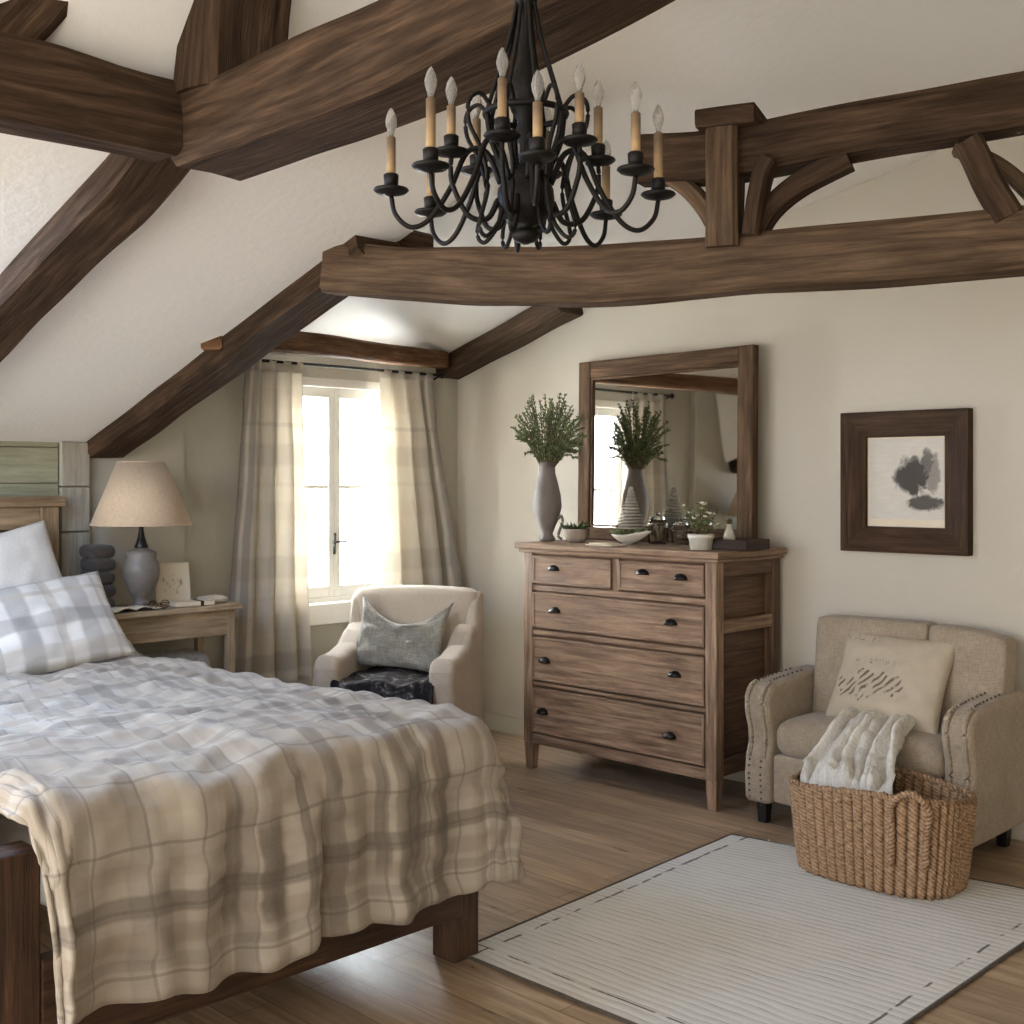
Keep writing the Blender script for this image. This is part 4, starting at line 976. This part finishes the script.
def rug(u, v):
    p = RC[0].lerp(RC[1], u).lerp(RC[3].lerp(RC[2], u), v)
    ed = min(u, 1 - u, v, 1 - v)
    return Vector((p.x + .008 * nz(v * 9, 4.) * (1 if u < .01 or u > .99 else 0), p.y + .008 * nz(u * 9, 2.) * (1 if v < .01 or v > .99 else 0), .0075 + .0025 * smooth(0, .03, ed) + .001 * nz(p.x * 6, p.y * 6)))
rg_ = thing('rug', 'off-white ribbed wool rug on the floor before the dresser and armchair', 'rug', (3.4, 2.2, 0))
MB().grid(rug, 60, 50, lambda u, v: (u * 1.75, v * 1.33)).build('pile', m_rug(), rg_)
bdm = MB()
def edge(i0, i1):
    pts = [RC[i0].lerp(RC[i1], k / 30) for k in range(31)]
    bdm.tube([(p.x + .002 * nz(p.x * 9, p.y * 9), p.y, .006) for p in pts], .006, 6, 1)
for k in range(4): edge(k, (k + 1) % 4)
bdm.build('binding', m_fabric('rug_binding', (90, 80, 70), (66, 58, 50)), rg_)

BXC, BYC, BH, RUGZ = 4.20, 2.2, .335, .0105
def m_jute(ribs=0):
    t = NT('jute_rope', .9, .15); v = t.uv(); x, y, _ = t.sep(v)
    br = t.math('SINE', t.math('ADD', t.math('MULTIPLY', x, 420.), t.math('MULTIPLY', y, 500. if ribs else 260.)))
    n = t.noise(t.mapping(v, (60, 100 if ribs else 60, 1)), 1, 4, .7); n2 = t.noise(v, 3, 3)
    c = t.ramp(t.math('ADD', t.math('MULTIPLY', n, .75), t.math('MULTIPLY', br, .07)), [(.2, lin((104, 80, 60))), (.42, lin((178, 146, 114))), (.62, lin((212, 182, 150)))])
    t.col(t.mix(t.math('MULTIPLY', n2, .3), c, lin((130, 92, 62))))
    if ribs:
        vr = t.ramp(t.math('ABSOLUTE', t.math('SINE', t.math('MULTIPLY', y, PI * ribs))), [(.05, (.42, .38, .34)), (.5, (1, 1, 1))])  # grooves between ribs darkened in the colour, standing in for crease shade
        t.col(t.mix(.9, t.mix(t.math('MULTIPLY', n2, .3), c, lin((130, 92, 62))), vr, 'MULTIPLY'))
    t.bump(t.math('ADD', t.math('MULTIPLY', br, .25 if ribs else .4), n), .7, .006); return t.m
jute = m_jute()
bk_ = thing('basket', 'large woven jute basket with rope handles standing on the rug corner', 'basket', (BXC, BYC, RUGZ))
def bpt(a, hx, hy):
    n_ = 3.0; c, s_ = math.cos(a), math.sin(a)
    k = (abs(c) ** n_ + abs(s_) ** n_) ** (-1 / n_)
    return Vector((c * k * hx, s_ * k * hy, 0))
RIB, NA, NV = 52, 416, 20
def bring(v, inset=0.):
    hx, hy = lerp(.185, .212, v ** .7) - inset, lerp(.29, .325, v ** .7) - inset
    out = []
    for j in range(NA):
        a = 2 * PI * j / NA
        rib = .014 * abs(math.sin(a * RIB / 2)) ** .7
        p = bpt(a, hx + rib, hy + rib)
        zz = BH * v * (1 + .05 * math.sin(a * 2 + .6) * v) + .004 * nz(a * 9, v * 9)
        out.append(Vector((BXC + p.x, BYC + p.y, RUGZ + .001 + zz)))
    return out
wl = MB(); base_ring = bring(0, .03)
wl.loft([base_ring] + [bring(k / NV) for k in range(NV + 1)] + [bring(1 - k / 8, .022) for k in range(8)], cap0=True, cap1=True, us=1.)
wl.build('woven_body', m_jute(52), bk_)
rim = [p + Vector((0, 0, .004)) for p in bring(1, .010)][::4]; rim.append(rim[0])
rb = MB(); rb.tube(rim, lambda q: .0125 + .002 * math.sin(q * 420), 8, 1); rb.build('rim', jute, bk_)
def handle(a0):
    w0 = [bpt(a0 + s_ * .17, .226, .338) for s_ in (-1, 0, 1)]
    o3 = Vector((BXC, BYC, RUGZ))
    P = [o3 + w0[0] * .97 + Vector((0, 0, .12)), o3 + w0[0] * 1.0 + Vector((0, 0, .24)), o3 + w0[0] * 1.03 + Vector((0, 0, .34)), o3 + w0[1] * 1.05 + Vector((0, 0, .385)), o3 + w0[2] * 1.04 + Vector((0, 0, .33)), o3 + w0[2] * 1.0 + Vector((0, 0, .24)), o3 + w0[2] * .97 + Vector((0, 0, .12))]
    MB().tube(P, lambda q: .0125 + .002 * math.sin(q * 160), 8, 8).build('handle', jute, bk_)
handle(PI + .62); handle(.62)
def m_knit():
    t = NT('lacy_cream_knit', .95, .1); v = t.uv(); x, y, _ = t.sep(v)
    w_ = t.noise(t.mapping(v, (150, 14, 1)), 1, 3, .6, .8); n = t.noise(v, 70, 4, .7)
    h_ = t.math('ADD', t.math('MULTIPLY', t.math('SUBTRACT', w_, .5), .9), n)
    t.col(t.ramp(h_, [(.15, lin((206, 197, 182))), (.4, lin((232, 226, 215))), (.65, lin((246, 242, 234)))])); t.bump(h_, .9, .012); return t.m
def thrw(u, v):
    # path from the seat over its front edge and down into the basket
    K = [Vector((4.74, 2.42, .508)), Vector((4.61, 2.42, .49)), Vector((4.50, 2.40, .478)), Vector((4.42, 2.385, .452)), Vector((4.34, 2.37, .405)), Vector((4.27, 2.35, .375)), Vector((4.19, 2.32, .352)), Vector((4.11, 2.29, .335)), Vector((4.085, 2.28, .25))]
    t = v * (len(K) - 1); i = min(int(t), len(K) - 2); p = K[i].lerp(K[i + 1], smooth(0, 1, t - i) * .3 + (t - i) * .7)
    wd = lerp(.28, .36, smooth(.15, .85, v))
    s_ = u - .5
    q = p + Vector((.12, -1., 0)).normalized() * (s_ * wd + .02 * nz(v * 4, 7.))
    f = (.03 * math.sin(u * 21 + 5 * nz(u * 2.2, v * 1.6)) + .016 * math.sin(u * 47 + 6 * nz(u * 3, v * 2.2, 5.))) * smooth(0, .2, v) * (1 - .4 * v) + .012 * nz(u * 9, v * 14, 3)
    nrm = Vector((-.5, 0, .86)) if .3 < v < .75 else Vector((-.1, 0, 1))
    q += nrm * (f + .018) + Vector((0, 0, .03 * (1 - (2 * s_) ** 2) * smooth(.3, .8, v)))
    if v > .5: q.z = max(q.z, .29)
    return q
th = MB().grid(thrw, 70, 90, lambda u, v: (u * .42, v * 1.)); tag(th.build('knit_throw', m_knit(), solid=.01), 'cream lacy knit throw trailing from the armchair seat into the basket', 'blanket')

# ------------------------------------------------------------------ light
def area(name, loc, rot, sx, sy, power, col):
    l = bpy.data.lights.new(name, 'AREA'); l.shape = 'RECTANGLE'; l.size = sx; l.size_y = sy; l.energy = power; l.color = col
    o = bpy.data.objects.new(name, l); C.objects.link(o); o.location = loc; o.rotation_euler = rot; return o
area('window_daylight', (4.13, YW + .75, 1.55), (math.radians(-90), 0, 0), 2.4, 2.4, 1250, (.87, .94, 1.))
area('side_fill_light', (-1.55, 3.4, 1.3), (0, math.radians(-92), 0), 1.6, 2.6, 52, (1., .98, .96))  # unseen fill lamp added at the open left side; no window there
area('bed_top_fill_light', (1.05, 3.95, zL(3.95) - .07), (math.radians(-16), math.radians(-14), 0), .9, 1.0, 62, (.36, .58, 1.))  # cool lamp added under the ceiling to tint the bed top; no skylight
struct('wall_front', B(-1.6, -2.0, 0, XR + .15, -1.8, 3.3), wall_m)
wd = bpy.data.worlds.new('sky_with_uplight'); bpy.context.scene.world = wd; wd.use_nodes = True
wt = wd.node_tree; bg = wt.nodes['Background']
tc = wt.nodes.new('ShaderNodeTexCoord'); sp = wt.nodes.new('ShaderNodeSeparateXYZ'); wt.links.new(tc.outputs['Generated'], sp.inputs[0])
rp = wt.nodes.new('ShaderNodeValToRGB'); wt.links.new(sp.outputs[2], rp.inputs[0]); rp.color_ramp.elements[0].color = (1.45, 1.38, 1.28, 1); rp.color_ramp.elements[1].color = (.70, .73, .76, 1); rp.color_ramp.elements[1].position = .5  # below the horizon brighter than the sky, added up-light for the ceiling
wt.links.new(rp.outputs[0], bg.inputs[0]); bg.inputs[1].default_value = 2.1

# ------------------------------------------------------------------ camera
cd_ = bpy.data.cameras.new('camera'); cam = bpy.data.objects.new('camera', cd_); C.objects.link(cam)
cam.location = (0, 0, CAMZ)
fwd = Vector((.7107, .7036, 0)).normalized()
cam.rotation_euler = fwd.to_track_quat('-Z', 'Y').to_euler()
cd_.sensor_width = 36.; cd_.lens = 36. * F / 1024.
cd_.shift_y = -(512 - HY) / 1024.
cd_.clip_start = .05
sc = bpy.context.scene; sc.camera = cam
sc.view_settings.view_transform = 'Standard'
sc.view_settings.look = 'None'
sc.view_settings.exposure = .14
